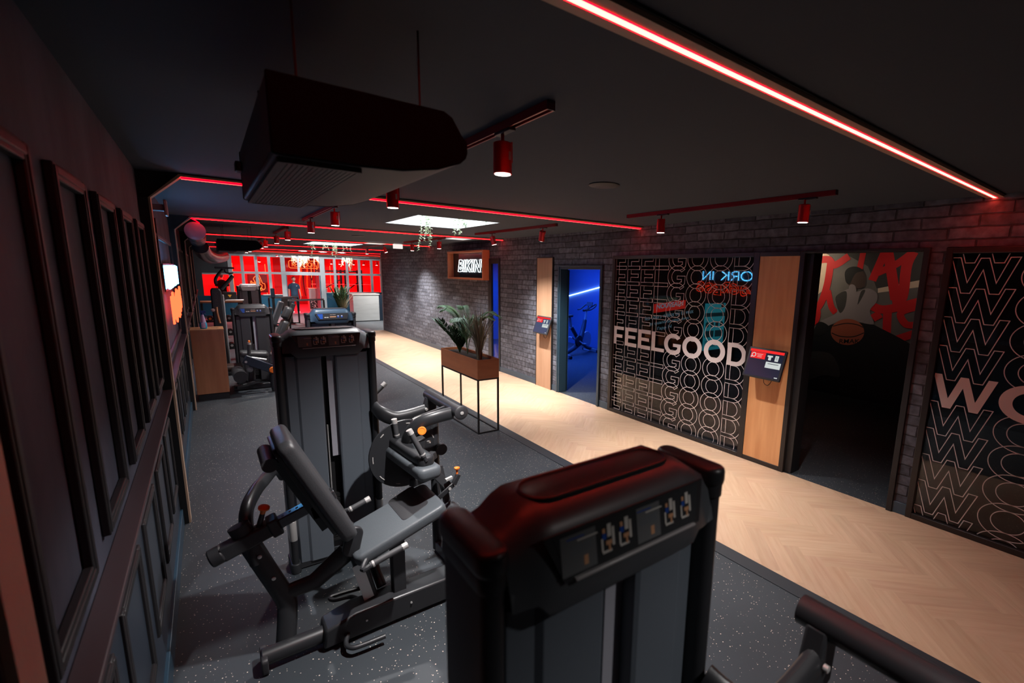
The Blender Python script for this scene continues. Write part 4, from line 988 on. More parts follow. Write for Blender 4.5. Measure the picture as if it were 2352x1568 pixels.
# ================================================================ LEG MACHINES (tower + seat): one built, the near one is a copy
def figure_row(mb, O, A, B, N, w, h):            # one little exercise picture on a placard
    O = Vector(O)
    def q(u0, u1, v0, v1, m_, lift=1): mb.m(m_).obox(O + A * ((u0 + u1) / 2 * w) + B * ((v0 + v1) / 2 * h) + N * (.0006 * lift), A, B, N, abs(u1 - u0) / 2 * w, (v1 - v0) / 2 * h, .0003)
    q(.45, .70, .55, 1, 2); q(.15, .32, .72, .88, 4); q(.12, .38, .50, .70, 3); q(.35, .72, .28, .42, 4); q(.05, .16, .1, .55, 2); q(.75, .9, .2, .85, 2); q(.1, .7, .02, .1, 2); q(.5, .62, .05, .3, 4)
M['crown'] = P('crown_plastic', (.052, .057, .064), .36)
CRM = {'shroud': 'crown'}
def tower(parent, x0, x1, yf, Hh, depth=.17, tall=True, sh='shroud', guide='shroud2', flat_top=False):
    xc = (x0 + x1) / 2; yb = yf + depth; w = x1 - x0
    for s, xx_ in (('l', x0 + .022), ('r', x1 - .022)):
        mb = MB(); mb.pad((xx_, yf + depth * .5, (Hh - .04) / 2 + .0), (1, 0, 0), (0, 1, 0), (0, 0, 1), .021, depth * .5, Hh - .05, .02, .003); po = mb.build('upright_post', 'black', parent)
        mb = MB(); mb.pad((xx_, yf + depth * .5, Hh - .022), (1, 0, 0), (0, 1, 0), (0, 0, 1), .028, depth * .5 + .008, .045, .027, .012); mb.pad((xx_, yf + depth * .5, Hh - .055), (1, 0, 0), (0, 1, 0), (0, 0, 1), .025, depth * .5 + .004, .03, .024, .002); mb.build('post_cap', 'frame', po)
        mb = MB(); mb.pad((xx_, yf + depth * .5, .035), (1, 0, 0), (0, 1, 0), (0, 0, 1), .03, depth * .5 + .015, .07, .028, .006); mb.build('foot', 'black', po)
        mb = MB(); mb.pad((xx_, yf + depth * .5, .305), (1, 0, 0), (0, 1, 0), (0, 0, 1), .0225, depth * .5 + .002, .14, .021, .002); mb.build('scuff_sleeve', 'chrome', po)
    a, b = x0 + .046, x1 - .046; zt = Hh - .14; sl = .042; g0, g1 = xc - sl, xc + sl
    for p0_, p1_ in ((a, g0), (g1, b)):
        mb = MB(); yy = yf + .03; k = (p1_ - p0_)
        sgn = 1 if p0_ == a else -1; e0_, e1_ = (p0_, p1_) if sgn == 1 else (p1_, p0_)
        prof = [(e0_, yf + .055), (e0_ + sgn * k * .06, yf + .035), (e0_ + sgn * k * .30, yf + .028), (e0_ + sgn * k * .36, yf + .016), (e1_ - sgn * .01, yf + .010), (e1_, yf + .016), (e1_, yf + .05), (e0_, yf + .07)]
        mb.prism([(u, v, .045) for u, v in prof], (0, 0, zt - .045)); mb.build('shroud_panel', sh, parent, bevel=.002, ang=30)
    mb = MB(); mb.box(a, b, yb - .06, yb - .045, .045, zt + .06); mb.build('rear_shroud', sh, parent)
    mb = MB(); mb.box(xc - .004, xc + .046, yf + .053, yf + .058, zt - .72, zt); mb.m(1).box(g0 - .01, g1 + .01, yf + .105, yf + .11, .1, zt)
    for i in range(12): mb.m(1).box(xc - .11, xc + .11, yf + .066, yf + .10, .12 + i * .030, .145 + i * .030)
    mb.m(2).cyl((xc - .02, yf + .085, .48), (xc - .02, yf + .085, zt - .5), .005, None, 8)
    mb.build('weight_stack', [guide, 'rackblk', 'chrome'], parent)
    mb = MB(); mb.box(x0 + .02, x1 - .02, yf + .03, yb - .03, .01, .045); mb.build('floor_bar', 'black', parent)
    # crown: a curved hood with a dished tray on top and a trapezoid window in front
    mb = MB(); hx0, hx1 = x0 + .045, x1 - .045; n = 22; rows = []
    for i in range(n + 1):
        u = i / n; x = hx0 + (hx1 - hx0) * u; arch = min(1, min(u, 1 - u) / .14); arch = arch * arch * (3 - 2 * arch); top = Hh + (.040 if tall else .07) * arch - .012
        low = Hh - .145 if .14 < u < .86 else Hh - .145 + .065 * (1 - min(u, 1 - u) / .14) ** .8
        fy = yf - .012 * arch
        rows.append([(x, yb - .03, Hh - .16), (x, yb - .01, top - .02), (x, yb - .015, top - .002), (x, yf + depth * .72, top), (x, yf + depth * .45, top), (x, yf + .028, top - .008), (x, fy + .012, top - .035), (x, fy - .008, Hh - .112), (x, fy, low), (x, yf + .045, low + .004)])
    vs = [p for r_ in rows for p in r_]; k = len(rows[0]); fs = [(i * k + j, i * k + (j + 1) % k, (i + 1) * k + (j + 1) % k, (i + 1) * k + j) for i in range(n) for j in range(k)]
    fs += [tuple(range(k - 1, -1, -1)), tuple(n * k + j for j in range(k))]; mb.add(vs, fs); cr = mb.build('crown', CRM.get(sh, sh) if isinstance(sh, str) else sh, parent, ang=50)
    if not flat_top:
        zt2 = Hh + (.0285 if tall else .0585); mb = MB(); mb.pad((xc, yf + depth * .56, zt2 - .0005), (1, 0, 0), (0, 1, 0), (0, 0, 1), w * .29, depth * .25, .003, depth * .24, .001); mb.build('top_tray', P('tray_plastic', (.045, .045, .05), .3), cr)
        rr_ = depth * .26; hx_ = w * .29 - rr_ + .004; lp = [(xc + sg * hx_ + rr_ * math.cos(math.radians(a_)), yf + depth * .56 + rr_ * math.sin(math.radians(a_))) for sg, r0 in ((1, -90), (-1, 90)) for a_ in range(r0, r0 + 181, 15)]
        mb = MB(); mb.tube([(p[0], p[1], zt2) for p in lp], .0045, 8, closed=True); mb.build('tray_rim', 'black', cr)
    # placard
    A = Vector((1, 0, 0)); B = Vector((0, .16, 1)).normalized(); N = A.cross(B); N = N if N.y < 0 else -N
    c = Vector((xc, yf - .0125, Hh - .044)); hw = w * .305; hh = .038
    mb = MB(); mb.m(0).prism([c + A * (hw * 1.10) + B * hh * 1.12, c - A * (hw * 1.10) + B * hh * 1.12, c - A * (hw * .9) - B * hh * 1.15, c + A * (hw * 1.0) - B * hh * 1.15], N * .004)
    mb.m(1).prism([c + A * (hw) + B * hh + N * .004, c - A * (hw) + B * hh + N * .004, c - A * (hw * .86) - B * hh + N * .004, c + A * (hw * .93) - B * hh + N * .004], N * .0008)
    O = c + N * .0055
    if tall:
        for u0, u1 in ((-.93, -.52), (.02, .36)): mb.m(5).obox(O + A * (hw * (u0 + u1) / 2), A, B, N, hw * (u1 - u0) / 2, hh * .88, .0003)
        for u in (-.70, .19):
            mb.m(2).obox(O + A * (hw * (u + .08)) + B * hh * .55 + N * .0006, A, B, N, hw * .12, hh * .035, .0002); mb.m(3).obox(O + A * (hw * (u - .06)) + B * hh * .70 + N * .0006, A, B, N, hw * .10, hh * .03, .0002)
            mb.m(4).obox(O + A * (hw * (u + .05)) - B * hh * .45 + N * .0006, A, B, N, hw * .025, hh * .22, .0002)
            for i in range(3): mb.m(6).obox(O + A * (hw * u) + B * hh * (.3 - .14 * i) + N * .0006, A, B, N, hw * .13, hh * .02, .0002)
        for u in (-.47, -.24, .42, .68): figure_row(mb, O + A * hw * u - B * hh * .6, A, B, N, hw * .2, hh * 1.35)
    else:
        mb.m(3).prism([O + A * (-hw * .97) + B * hh * .9, O + A * (-hw * .60) + B * hh * .9, O + A * (-hw * .62) - B * hh * .9, O + A * (-hw * .78) - B * hh * .9], N * .0006)
        mb.m(2); put_text(mb, 'MATRIX', O + A * (-hw * .12) + B * hh * .45 + N * .001, A, B, N * .0002, hh * .22, hw * .36)
        mb.m(4).obox(O + A * (hw * .05) - B * hh * .2 + N * .0006, A, B, N, hw * .2, hh * .14, .0003)
        for u in (.40, .64): mb.m(3).obox(O + A * (hw * u) - B * hh * .1 + N * .0006, A, B, N, hw * .06, hh * .4, .0003); mb.m(2).obox(O + A * (hw * u) + B * hh * .1 + N * .0012, A, B, N, hw * .04, hh * .14, .0003)
        for u in (-.45, -.3): mb.m(2).obox(O + A * (hw * u) - B * hh * .35 + N * .0006, A, B, N, hw * .06, hh * .12, .0003)
    mb.build('instruction_placard', ['black', 'placard', 'pwhite', 'pblue', 'ptan', 'card', 'shroud'], cr, smooth=False)
    if tall:
        mb = MB(); mb.beam(c - B * hh * 1.12 - A * hw * .8 + N * .004, c - B * hh * 1.12 + A * hw * .9 + N * .004, .014, .006, N); mb.build('placard_lip', P('lip_grey', (.30, .28, .28), .3), cr, bevel=.002)

def leg_machine(label):
    t = thing('leg_machine', (.6, 3.4, 0), label, 'gym machine', 'leg machines with weight towers and side seats')
    tower(t, .295, .90, 3.40, 1.62)
    yv = Vector((0, 1, 0))
    # seat
    s0 = Vector((.50, 2.70, .50)); s1 = Vector((1.02, 2.70, .675)); u = (s1 - s0).normalized(); n = Vector((-u.z, 0, u.x)); L = (s1 - s0).length
    c = (s0 + s1) / 2 - n * .035
    mb = MB(); mb.pad(c, u, yv, n, L / 2, .185, .07, .045, .02); seat = mb.build('seat_cushion', 'vinyl', t)
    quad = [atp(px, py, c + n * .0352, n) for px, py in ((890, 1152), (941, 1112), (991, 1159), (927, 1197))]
    cq = sum(quad, Vector()) / 4; mb = MB(); mb.pad(cq, (quad[1] + quad[2] - quad[0] - quad[3]).normalized(), (quad[3] + quad[2] - quad[0] - quad[1]).normalized(), n, (quad[1] - quad[0]).length / 2, (quad[3] - quad[0]).length / 2, .004, .03, .001); mb.build('dark_patch', 'vinyld', seat)  # thin dark rounded patch laid on the seat top
    mb = MB(); mb.obox(c - n * .045, u, yv, n, L / 2 - .05, .12, .01); mb.build('seat_plate', 'black', t)
    # back pad on its slider
    b0 = Vector((.523, 2.70, .66)); b1 = Vector((.26, 2.70, 1.226)); ub = (b1 - b0).normalized(); nb = Vector((ub.z, 0, -ub.x)); Lb = (b1 - b0).length
    mb = MB(); mb.pad((b0 + b1) / 2 - nb * .04 - ub * .02, ub, yv, nb, Lb / 2 + .02, .185, .08, .05, .026); bp_ = mb.build('back_cushion', P('black_vinyl', (.035, .036, .04), .42, bump=(220, .12)), t)
    mb = MB(); mb.pad((b0 + b1) / 2 - nb * .088, ub, yv, nb, Lb / 2 - .02, .15, .02, .04, .004); mb.build('back_shell', 'black', bp_)
    mb = MB(); mb.tube([b1 - nb * .14 - ub * .08 - yv * .12, b1 - nb * .14 - ub * .08 + yv * .12], .035, 16); mb.build('head_roll', 'vinyld', bp_)
    mb = MB(); mb.beam(b1 - nb * .12 - ub * .12, b0 - nb * .12 + ub * .04, .07, .035); mb.beam(b0 - nb * .11 + ub * .12, (.36, 2.70, .79), .07, .05); mb.pad((.515, 2.60, .565), (.25, 0, 1), (1, 0, -.25), yv, .085, .045, .03, .04, .008); mb.build('back_carriage', 'black', t)
    A0 = Vector((-.075, 2.70, .645)); A1 = Vector((.46, 2.70, .828)); d = (A1 - A0).normalized(); nn = Vector((-d.z, 0, d.x))
    mb = MB(); mb.beam(A0 + d * .02, A0 + d * .27, .075, .075); mb.beam(A0 + d * .235, A0 + d * .285, .095, .095); mb.cyl(A0 - d * .03, A0 + d * .03, .045, None, 16); mb.build('slider_sleeve', 'black', t, bevel=.008)
    mb = MB(); mb.beam(A0 + d * .2, A1, .055, .055); mb.build('slider_rail', P('satin_black_rail', (.10, .10, .11), .15, .8), t, bevel=.006)
    mb = MB()
    for i in range(5): mb.cyl(A0 + d * (.31 + .035 * i) + nn * .027, A0 + d * (.31 + .035 * i) + nn * .029, .007, None, 10)
    mb.build('adjustment_hole', 'rackblk', t)
    k0 = A0 + d * .20 + nn * .03; k1 = at(603, 1178, Y=2.68)
    mb = MB(); mb.cyl(k0, k1, .014, .012, 12); kn = mb.build('pull_pin', 'black', t)
    dk = (k1 - k0).normalized(); mb = MB(); mb.lathe(k1, [(.012, 0), (.014, .02), (.026, .028), (.026, .036), (.012, .04)], dk, 16); mb.build('pull_knob', 'orange', kn)
    # frame
    ut = Vector((.020, 2.70, .775)); um = Vector((.188, 2.70, .30)); ub_ = Vector((.172, 2.66, .07))
    mb = MB(); mb.tube(bez([ut, ut.lerp(um, .5), um, (.192, 2.69, .22), ub_], 5), .048, 14, .62, side=(0, 0, 1) if False else (1, 0, 0)); fr = mb.build('rear_upright', 'frame', t)
    mb = MB()
    for f_ in (.38, .68): q = ut.lerp(um, f_); mb.lathe(q - yv * .030 + Vector((.01, 0, 0)), [(.010, 0), (.010, .006), (.005, .008)], (0, -1, 0), 12)
    mb.build('bolt', 'chrome', fr)
    mb = MB(); mb.tube([um + Vector((0, 0, .03)), (.33, 2.70, .34), (.50, 2.70, .455)], [.045, .05, .06], 14, .55, side=(0, 0, 1)); mb.build('seat_strut', 'frame', t)
    lp = [Vector((.292, 3.44, .70)), Vector((.25, 3.36, .79)), Vector((.165, 3.15, .80)), at(585, 1130, Y=2.95), at(566, 1175, Y=2.78), at(570, 1235, Y=2.72), at(575, 1262, Y=2.70) + Vector((.02, 0, -.08))]
    mb = MB(); mb.tube(bez(lp, 6), .040, 12, .8); mb.build('connecting_tube', 'frame', t)
    mb = MB(); mb.tube([(.062, 2.62, .062), (.36, 2.62, .062)], .045, 16); mb.build('base_tube', 'frame', t)
    mb = MB(); mb.pad((.068, 2.62, .045), (0, 1, 0), (0, 0, 1), (1, 0, 0), .07, .044, .03, .02, .006); mb.build('rubber_foot', 'vinyld', t)
    mb = MB(); mb.prism([(.33, 2.54, .02), (.345, 2.54, .125), (.50, 2.54, .165), (1.25, 2.54, .165), (1.32, 2.54, .10), (1.32, 2.54, .02)], (0, .15, 0)); bc_ = mb.build('base_cover', 'frame', t, bevel=.012)
    mb = MB()
    for x in (.55, .80): mb.cyl((x, 2.5395, .10), (x, 2.534, .10), .006, None, 10)
    mb.build('cover_screw', 'chrome', bc_)
    q = [at(800, 1452, Z=.06), at(795, 1478, Z=.05), at(808, 1487, Z=.05), at(830, 1482, Z=.05), at(885, 1460, Z=.05)]
    mb = MB(); mb.tube(bez(q, 5), .013, 10); mb.build('foot_lever', 'black', t)
    mb = MB(); mb.tube(bez([(.56, 2.70, .12), (.52, 2.80, .10), (.44, 2.84, .09), (.44, 2.88, .09), (.62, 2.86, .09)], 5), .013, 8); mb.build('cable_guard', 'black', t)
    mb = MB(); mb.beam((.54, 2.68, .46), (.615, 2.68, .12), .10, .07); mb.build('seat_post', 'frame', t, bevel=.01)
    mb = MB(); mb.beam((.535, 2.625, .40), (.588, 2.625, .17), .006, .055); mb.build('post_plate', 'chrome', t)
    mb = MB(); mb.beam((.755, 2.62, .52), (.755, 2.62, .12), .06, .075); mb.tube(bez([(.68, 2.7, .16), (.66, 2.8, .3), (.69, 2.82, .42)], 5), .028, 10); mb.build('front_post', 'black', t, bevel=.006)
    for nm, a, b in (('far', at(800, 1172, Y=2.95), at(850, 1144, Y=2.95)), ('near', at(850, 1298, Y=2.45), at(936, 1250, Y=2.45))):
        dd = (b - a).normalized(); mb = MB(); mb.m(0).cyl(a, b - dd * .03, .017, None, 14); mb.m(1).cyl(b - dd * .03, b, .0185, None, 14); mb.cyl(a + dd * .012, a + dd * .022, .0185, None, 14)
        mb.m(2).tube(bez([a + dd * .01, a - dd * .04, Vector((.60, 2.70 + (.12 if nm == 'far' else -.12), .49))], 4), .014, 8)
        mb.build('side_handle', ['grip', 'chrome', 'black'], t)
    mb = MB(); a, b = at(862, 903, Y=3.75), at(886, 879, Y=3.75); dd = (b - a).normalized(); mb.m(0).cyl(a, b - dd * .035, .018, None, 12); mb.m(1).cyl(b - dd * .035, b, .020, None, 12); mb.m(2).tube([a, a - dd * .05, (.89, 3.60, .90)], .014, 8); mb.build('rear_handle', ['grip', 'chrome', 'black'], t)
    # cross bar, curved tube and upper arm
    T0 = Vector((1.24, 3.345, 1.137)); T1 = Vector((1.24, 2.775, 1.137))
    mb = MB(); mb.tube([T0, T1], .040, 22); rt = mb.build('cross_tube', 'frame', t)
    mb = MB(); mb.lathe(T1, [(.044, 0), (.046, .004), (.046, .012), (.040, .017), (.012, .018)], (0, -1, 0), 24); mb.build('end_plug', 'vinyld', rt)
    mb = MB(); mb.lathe(T1 - yv * .017, [(.012, 0), (.012, .005), (.006, .007)], (0, -1, 0), 12); mb.build('plug_bolt', 'chrome', rt)
    mb = MB(); mb.prism([T0 + Vector((-.04, -.09, .0)), T0 + Vector((.035, -.09, -.02)), T0 + Vector((.02, -.09, -.17)), T0 + Vector((-.045, -.09, -.19)), T0 + Vector((-.075, -.09, -.13))], (0, .06, 0)); mb.build('tube_bracket', 'frame', t, bevel=.01)
    mb = MB(); q = T0 + Vector((-.055, -.095, -.085)); mb.lathe(q, [(.010, 0), (.010, .012), (.005, .014)], (0, -1, 0), 12); mb.build('bracket_bolt', 'chrome', t)
    mb = MB(); cb = bez([(.875, 3.40, 1.075), (.90, 3.33, 1.045), (.97, 3.29, 1.01), (1.06, 3.28, 1.01), (1.20, 3.28, 1.03)], 6); mb.tube(cb, .052, 14, .6, side=(0, 0, 1)); mb.build('curved_tube', 'frame', t)
    mb = MB(); ar = bez([at(1038, 948, Y=2.86), at(1000, 958, Y=2.86), at(968, 970, Y=2.88), at(944, 992, Y=2.92), at(932, 1018, Y=2.98), at(935, 1040, Y=3.04)], 5); mb.tube(ar, .043, 14, .7, side=(0, 0, 1)); mb.build('swing_arm', 'frame', t)
    mb = MB(); a = at(1036, 930, Y=2.95); b = at(952, 962, Y=2.95); mb.beam(a, b, .02, .022); b2 = at(958, 966, Y=2.92); mb.m(1).obox(b2, (b - a), (0, 0, 1), yv, .03, .025, .006); mb.build('link_rod', ['black', 'chrome'], t)
    mb = MB(); kc = at(969, 989, Y=2.80); nk = Vector((-.3, -.9, .3)).normalized(); mb.lathe(kc, [(.012, -.05), (.012, 0), (.024, .004), (.027, .012), (.025, .018), (.018, .019), (.016, .016)], nk, 20); mb.build('pull_knob', 'orange', t)
    # cam disc with slots, front post
    dc = Vector((.975, 3.10, .812)); mb = MB(); mb.lathe(dc, [(.235, -.008), (.238, 0), (.235, .008)], (0, 1, 0), 40); mb.lathe(dc - yv * .02, [(.07, -.02), (.075, .02)], (0, 1, 0), 24); cam_ = mb.build('cam_disc', 'black', t)
    mb = MB()
    for a0 in (20, 75, 130, 175, 215, 250, 300, 340):
        pts = [dc + Vector((math.cos(math.radians(a0 + k * 4)) * .212, -.0095, math.sin(math.radians(a0 + k * 4)) * .212)) for k in range(4 if a0 % 2 else 3)]
        mb.tube(pts, .0035, 6)
    mb.build('disc_slot', 'lightgrey', cam_)
    mb = MB(); mb.prism([dc + Vector((-.09, -.03, -.03)), dc + Vector((.03, -.03, .19)), dc + Vector((.12, -.03, .12)), dc + Vector((.10, -.03, -.06)), dc + Vector((-.02, -.03, -.10))], (0, .02, 0)); mb.build('cam_plate', 'frame', t, bevel=.006)
    mb = MB(); mb.tube([(1.19, 3.12, .02), (1.19, 3.12, .96), (1.20, 3.16, 1.05)], .032, 14); mb.build('front_upright', 'black', t)
    mb = MB(); mb.lathe((1.215, 3.06, .80), [(.040, -.012), (.043, 0), (.040, .012)], (0, 1, 0), 20); mb.build('pulley_guard', 'black', t)
    mb = MB(); q = at(958, 1012, Y=2.95); mb.obox(q + Vector((0, 0, -.06)), (1, 0, 0), yv, (.1, 0, 1), .035, .03, .07); mb.obox(q + Vector((0, 0, .008)), (1, 0, .2), yv, (0, 0, 1), .045, .035, .006); mb.build('pivot_bracket', 'black', t, bevel=.004)
    mb = MB(); q = at(982, 1015, Y=2.95); mb.lathe(q, [(.01, 0), (.01, .02)], (.5, -.6, .2), 10); mb.build('pivot_bolt', 'chrome', t)
    mb = MB(); mb.beam((1.19, 3.10, .05), (1.19, 2.55, .08), .07, .05); mb.build('front_base', 'black', t, bevel=.006)
    mb = MB(); mb.beam((1.19, 3.12, .60), at(945, 1110, Y=3.0), .04, .05); mb.build('cross_brace', 'black', t, bevel=.006)
    # thigh pad, its block and the two grips
    e0 = at(903, 1022, Z=.86); e1 = at(988, 1080, Z=.86); dd = (e1 - e0).normalized(); sx_ = dd.cross(Vector((0, 0, 1))).normalized(); mc = (e0 + e1) / 2; Lp = (e1 - e0).length
    mb = MB(); mb.pad(mc + Vector((0, 0, -.02)), dd, sx_, (0, 0, 1), Lp / 2 + .02, .075, .085, .04, .03, 6); th = mb.build('thigh_pad', 'vinyl', t)
    mb = MB(); mb.pad(mc + Vector((0, 0, .045)) - dd * .01, dd, sx_, (0, 0, 1), Lp / 2 - .01, .052, .07, .04, .02, 6); mb.build('pad_block', 'frame', th)
    mb = MB(); mb.lathe(mc + Vector((0, 0, .081)) - dd * Lp * .12, [(.012, 0), (.012, .004), (.006, .005)], (0, 0, 1), 12); mb.build('block_cap', 'chrome', th)
    for p_, q_ in ((at(912, 1003, Z=.945), at(905, 962, Y=at(912, 1003, Z=.945).y)), (at(973, 1048, Z=.945), at(939, 987, Y=at(973, 1048, Z=.945).y + .02))):
        dd2 = (q_ - p_).normalized(); mb = MB(); mb.m(0).cyl(p_, q_ - dd2 * .028, .0165, None, 14); mb.m(1).cyl(q_ - dd2 * .03, q_, .018, None, 14); mb.cyl(p_ + dd2 * .012, p_ + dd2 * .02, .018, None, 14); mb.m(2).cyl(p_ - dd2 * .035, p_, .012, None, 10); mb.build('hand_grip', ['grip', 'chrome', 'black'], t)
    # leg lever with pin and roller under the knee
    l0 = at(975, 1060, Y=2.95); l1 = at(1030, 1118, Y=2.86)
    mb = MB(); mb.beam(l0, l1, .05, .06); mb.beam((1.14, 3.0, .80), l0, .05, .05); mb.build('leg_lever', 'black', t, bevel=.006)
    mb = MB(); a, b, c_ = at(1008, 1143, Y=2.80), at(1042, 1112, Y=2.80), at(1053, 1088, Y=2.80); mb.beam(a, b, .012, .035); mb.beam(b, c_, .03, .03); mb.build('lever_hook', 'black', t, bevel=.005)
    mb = MB(); mb.lathe(c_ + Vector((-.01, 0, .02)), [(.007, -.02), (.008, .012), (.018, .02), (.019, .028), (.008, .032)], (0, 0, 1), 14); mb.build('pull_pin', 'orange', t)
    mb = MB(); q = at(1032, 1100, Y=2.82); mb.beam(q - Vector((.025, 0, 0)), q + Vector((.02, 0, .01)), .02, .015); mb.lathe(at(1033, 1122, Y=2.79), [(.010, 0), (.010, .006)], (0, -1, 0), 12); mb.build('catch_plate', 'chrome', t)
    mb = MB(); mb.cyl((1.20, 2.62, .42), (1.20, 2.90, .42), .055, None, 20); mb.beam((1.20, 2.92, .42), (1.16, 2.97, .72), .04, .04); mb.build('shin_roller', 'vinyld', t)
    return t
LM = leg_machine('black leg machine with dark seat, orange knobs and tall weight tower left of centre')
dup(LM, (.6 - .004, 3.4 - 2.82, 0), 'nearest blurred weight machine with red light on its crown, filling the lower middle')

# ================================================================ LOW-TOWER MACHINES
t = thing('leg_press_machine', (.6, 9.8, 0), 'black low-tower leg machine with tilted grey back pad and big roller beyond the cabinet', 'gym machine')
M['shrouddark'] = P('dark_shroud', (.040, .040, .045), .4); M['vinyldk'] = P('charcoal_vinyl', (.036, .038, .040), .45)
tower(t, .30, .90, 9.95, 1.33, .17, False, 'shrouddark')
Yq = 9.55
mb = MB(); a, b = at(628, 800, Y=Yq), at(655, 738, Y=Yq); d = (b - a).normalized(); n = d.cross(Vector((0, 1, 0))); mb.pad((a + b) / 2, d, (0, 1, 0), n, (b - a).length / 2 + .02, .17, .10, .05, .03); mb.build('back_cushion', 'vinyldk', t)
mb = MB(); a, b = at(654, 728, Y=Yq), at(663, 708, Y=Yq); mb.pad((a + b) / 2, d, (0, 1, 0), n, .11, .15, .10, .05, .03); mb.build('head_cushion', 'vinyldk', t)
mb = MB(); mb.beam(at(650, 770, Y=Yq), at(674, 697, Y=Yq), .08, .07); mb.build('back_rail', 'frame', t, bevel=.008)
mb = MB(); mb.pad(at(583, 812, Y=9.5), (1, 0, -.1), (0, 1, 0), (.1, 0, 1), .20, .17, .09, .05, .03); mb.build('seat_cushion', 'vinyldk', t)
mb = MB(); a, b = at(560, 824, Y=9.1), at(633, 850, Y=9.1); mb.beam(a, b, .06, .14); arm_ = mb.build('lever_arm', P('blue_black_arm', (.02, .028, .045), .35), t, bevel=.012)
mb = MB(); mb.lathe(at(565, 831, Y=9.065), [(.018, 0), (.018, .004)], (0, -1, 0), 14); mb.build('arm_bolt', 'chrome', arm_)
mb = MB(); mb.lathe(at(627, 849, Y=9.06), [(.05, 0), (.055, .01), (.045, .02), (.01, .02)], (0, -1, 0), 18); mb.build('pull_knob', 'orange', arm_)
for px, py0, py1, lean in ((572, 813, 787, 0), (621, 833, 809, 4)):
    a, b = at(px, py0, Y=9.2), at(px + lean, py1, Y=9.2); dd = (b - a).normalized()
    mb = MB(); mb.m(0).cyl(a, b - dd * .03, .026, None, 12); mb.m(1).cyl(b - dd * .03, b, .028, None, 12); mb.m(2).ell(tuple(b + dd * .02), .018, .018, .022, 10, 6); mb.build('hand_grip', ['grip', 'lightgrey', 'orange'], t)
mb = MB(); mb.cyl(at(577, 821, Y=9.2), at(612, 826, Y=9.2), .018, None, 12); mb.build('link_rod', 'chrome', t)
mb = MB(); a = at(553, 866, Y=8.95); mb.cyl(a, a + Vector((-.02, .42, .02)), .095, .09, 26); mb.build('roller_cushion', 'vinyld', t)
mb = MB(); mb.pad(at(537, 842, Y=9.6), (1, 0, 0), (0, 1, 0), (0, 0, 1), .12, .16, .08, .04, .025); mb.build('calf_cushion', P('brown_vinyl', (.06, .04, .035), .5), t)
mb = MB(); mb.tube(bez([at(626, 858, Y=9.1), at(627, 880, Y=9.1), at(632, 900, Y=9.1), at(640, 915, Y=9.1)], 5), .035, 12); mb.build('loop_tube', 'frame', t)
mb = MB(); mb.beam((.22, 9.45, .05), (.95, 9.45, .05), .09, .08); mb.beam((.45, 9.45, .05), (.5, 9.5, .42), .08, .08); mb.beam((.75, 9.45, .05), (.80, 9.5, .45), .07, .07); mb.beam((.24, 9.12, .12), (.5, 9.3, .14), .05, .05); mb.build('base_frame', 'frame', t, bevel=.008)
mb = MB(); mb.lathe(at(574, 848, Y=9.15), [(.04, 0), (.045, .02), (.03, .03)], (0, -1, 0), 18); mb.build('pulley', P('pulley_grey', (.14, .14, .15), .4), t)

t = thing('weight_machine', (1.33, 7.3, 0), 'blue-tinted low weight tower with arched top right behind the middle machine', 'gym machine')
tower(t, 1.03, 1.655, 7.20, 1.435, .18, False, 'shroudblue')
mb = MB(); mb.beam((1.34, 7.36, .05), (1.34, 7.95, .05), .08, .08); mb.build('base_frame', 'frame', t, bevel=.006)

# back pad of the machine behind
t = thing('incline_bench', (1.2, 12.3, 0), 'slim grey tilted gym bench pad standing behind the low-tower leg machine', 'bench')
a, b = at(628, 745, Y=12.2), at(646, 692, Y=12.2); d = (b - a).normalized(); n = d.cross(Vector((0, 1, 0)))
mb = MB(); mb.pad((a + b) / 2, d, (0, 1, 0), n, (b - a).length / 2, .16, .09, .04, .02); mb.build('back_cushion', P('slate_vinyl', (.09, .10, .115), .45), t)
mb = MB(); mb.beam(a, (a.x - .1, 12.2, .05), .07, .07); mb.beam((a.x - .5, 12.2, .05), (a.x + .4, 12.2, .05), .08, .07); mb.build('bench_frame', 'frame', t)

# cable column with MATRIX lettering and console
t = thing('cable_machine', (.13, 11, 0), 'tall black cable column lettered MATRIX with a flat console on a bent arm', 'gym machine')
Yc = 10.9
a = at(482, 662, Y=Yc); b = at(508, 662, Y=Yc)
mb = MB(); mb.prism([(a.x, Yc, 0), (b.x + .02, Yc, 0), (b.x, Yc, a.z - .06), (b.x - .03, Yc, a.z), (a.x + .02, Yc, a.z), (a.x, Yc, a.z - .05)], (0, .25, 0)); co_ = mb.build('column', 'black', t, bevel=.02)
mb = MB(); mb.box(b.x + .001, b.x + .03, Yc + .02, Yc + .22, .1, a.z - .12); mb.build('side_trim', 'greyp', t, bevel=.01)
mb = MB(); tp_ = at(492, 722, Y=Yc); put_text(mb, 'MATRIX', (a.x + .105, Yc - .001, tp_.z), (0, 0, 1), (-1, 0, 0), (0, -.001, 0), .055, .42, .02); mb.build('lettering', P('letter_grey', (.045, .035, .037), .4), co_, smooth=False)
mb = MB(); mb.lathe(at(489, 712, Y=Yc - .005), [(.03, 0), (.032, .008), (.02, .012)], (0, -1, 0), 18); mb.build('round_badge', P('badge_pink', (.45, .25, .25), .4), co_)
mb = MB(); mb.tube(bez([at(496, 652, Y=Yc + .1), at(495, 641, Y=Yc + .1), at(502, 629, Y=Yc + .1), at(512, 618, Y=Yc + .1)], 6), .032, 12, .8); mb.build('console_arm', 'frame', t)
a2, b2 = at(493, 615, Y=Yc + .1), at(537, 615, Y=Yc + .1); mb = MB(); mb.obox((a2 + b2) / 2, (1, 0, 0), (0, 1, 0), (0, 0, 1), (b2.x - a2.x) / 2, .16, .016); mb.build('console', 'black', t, bevel=.008)
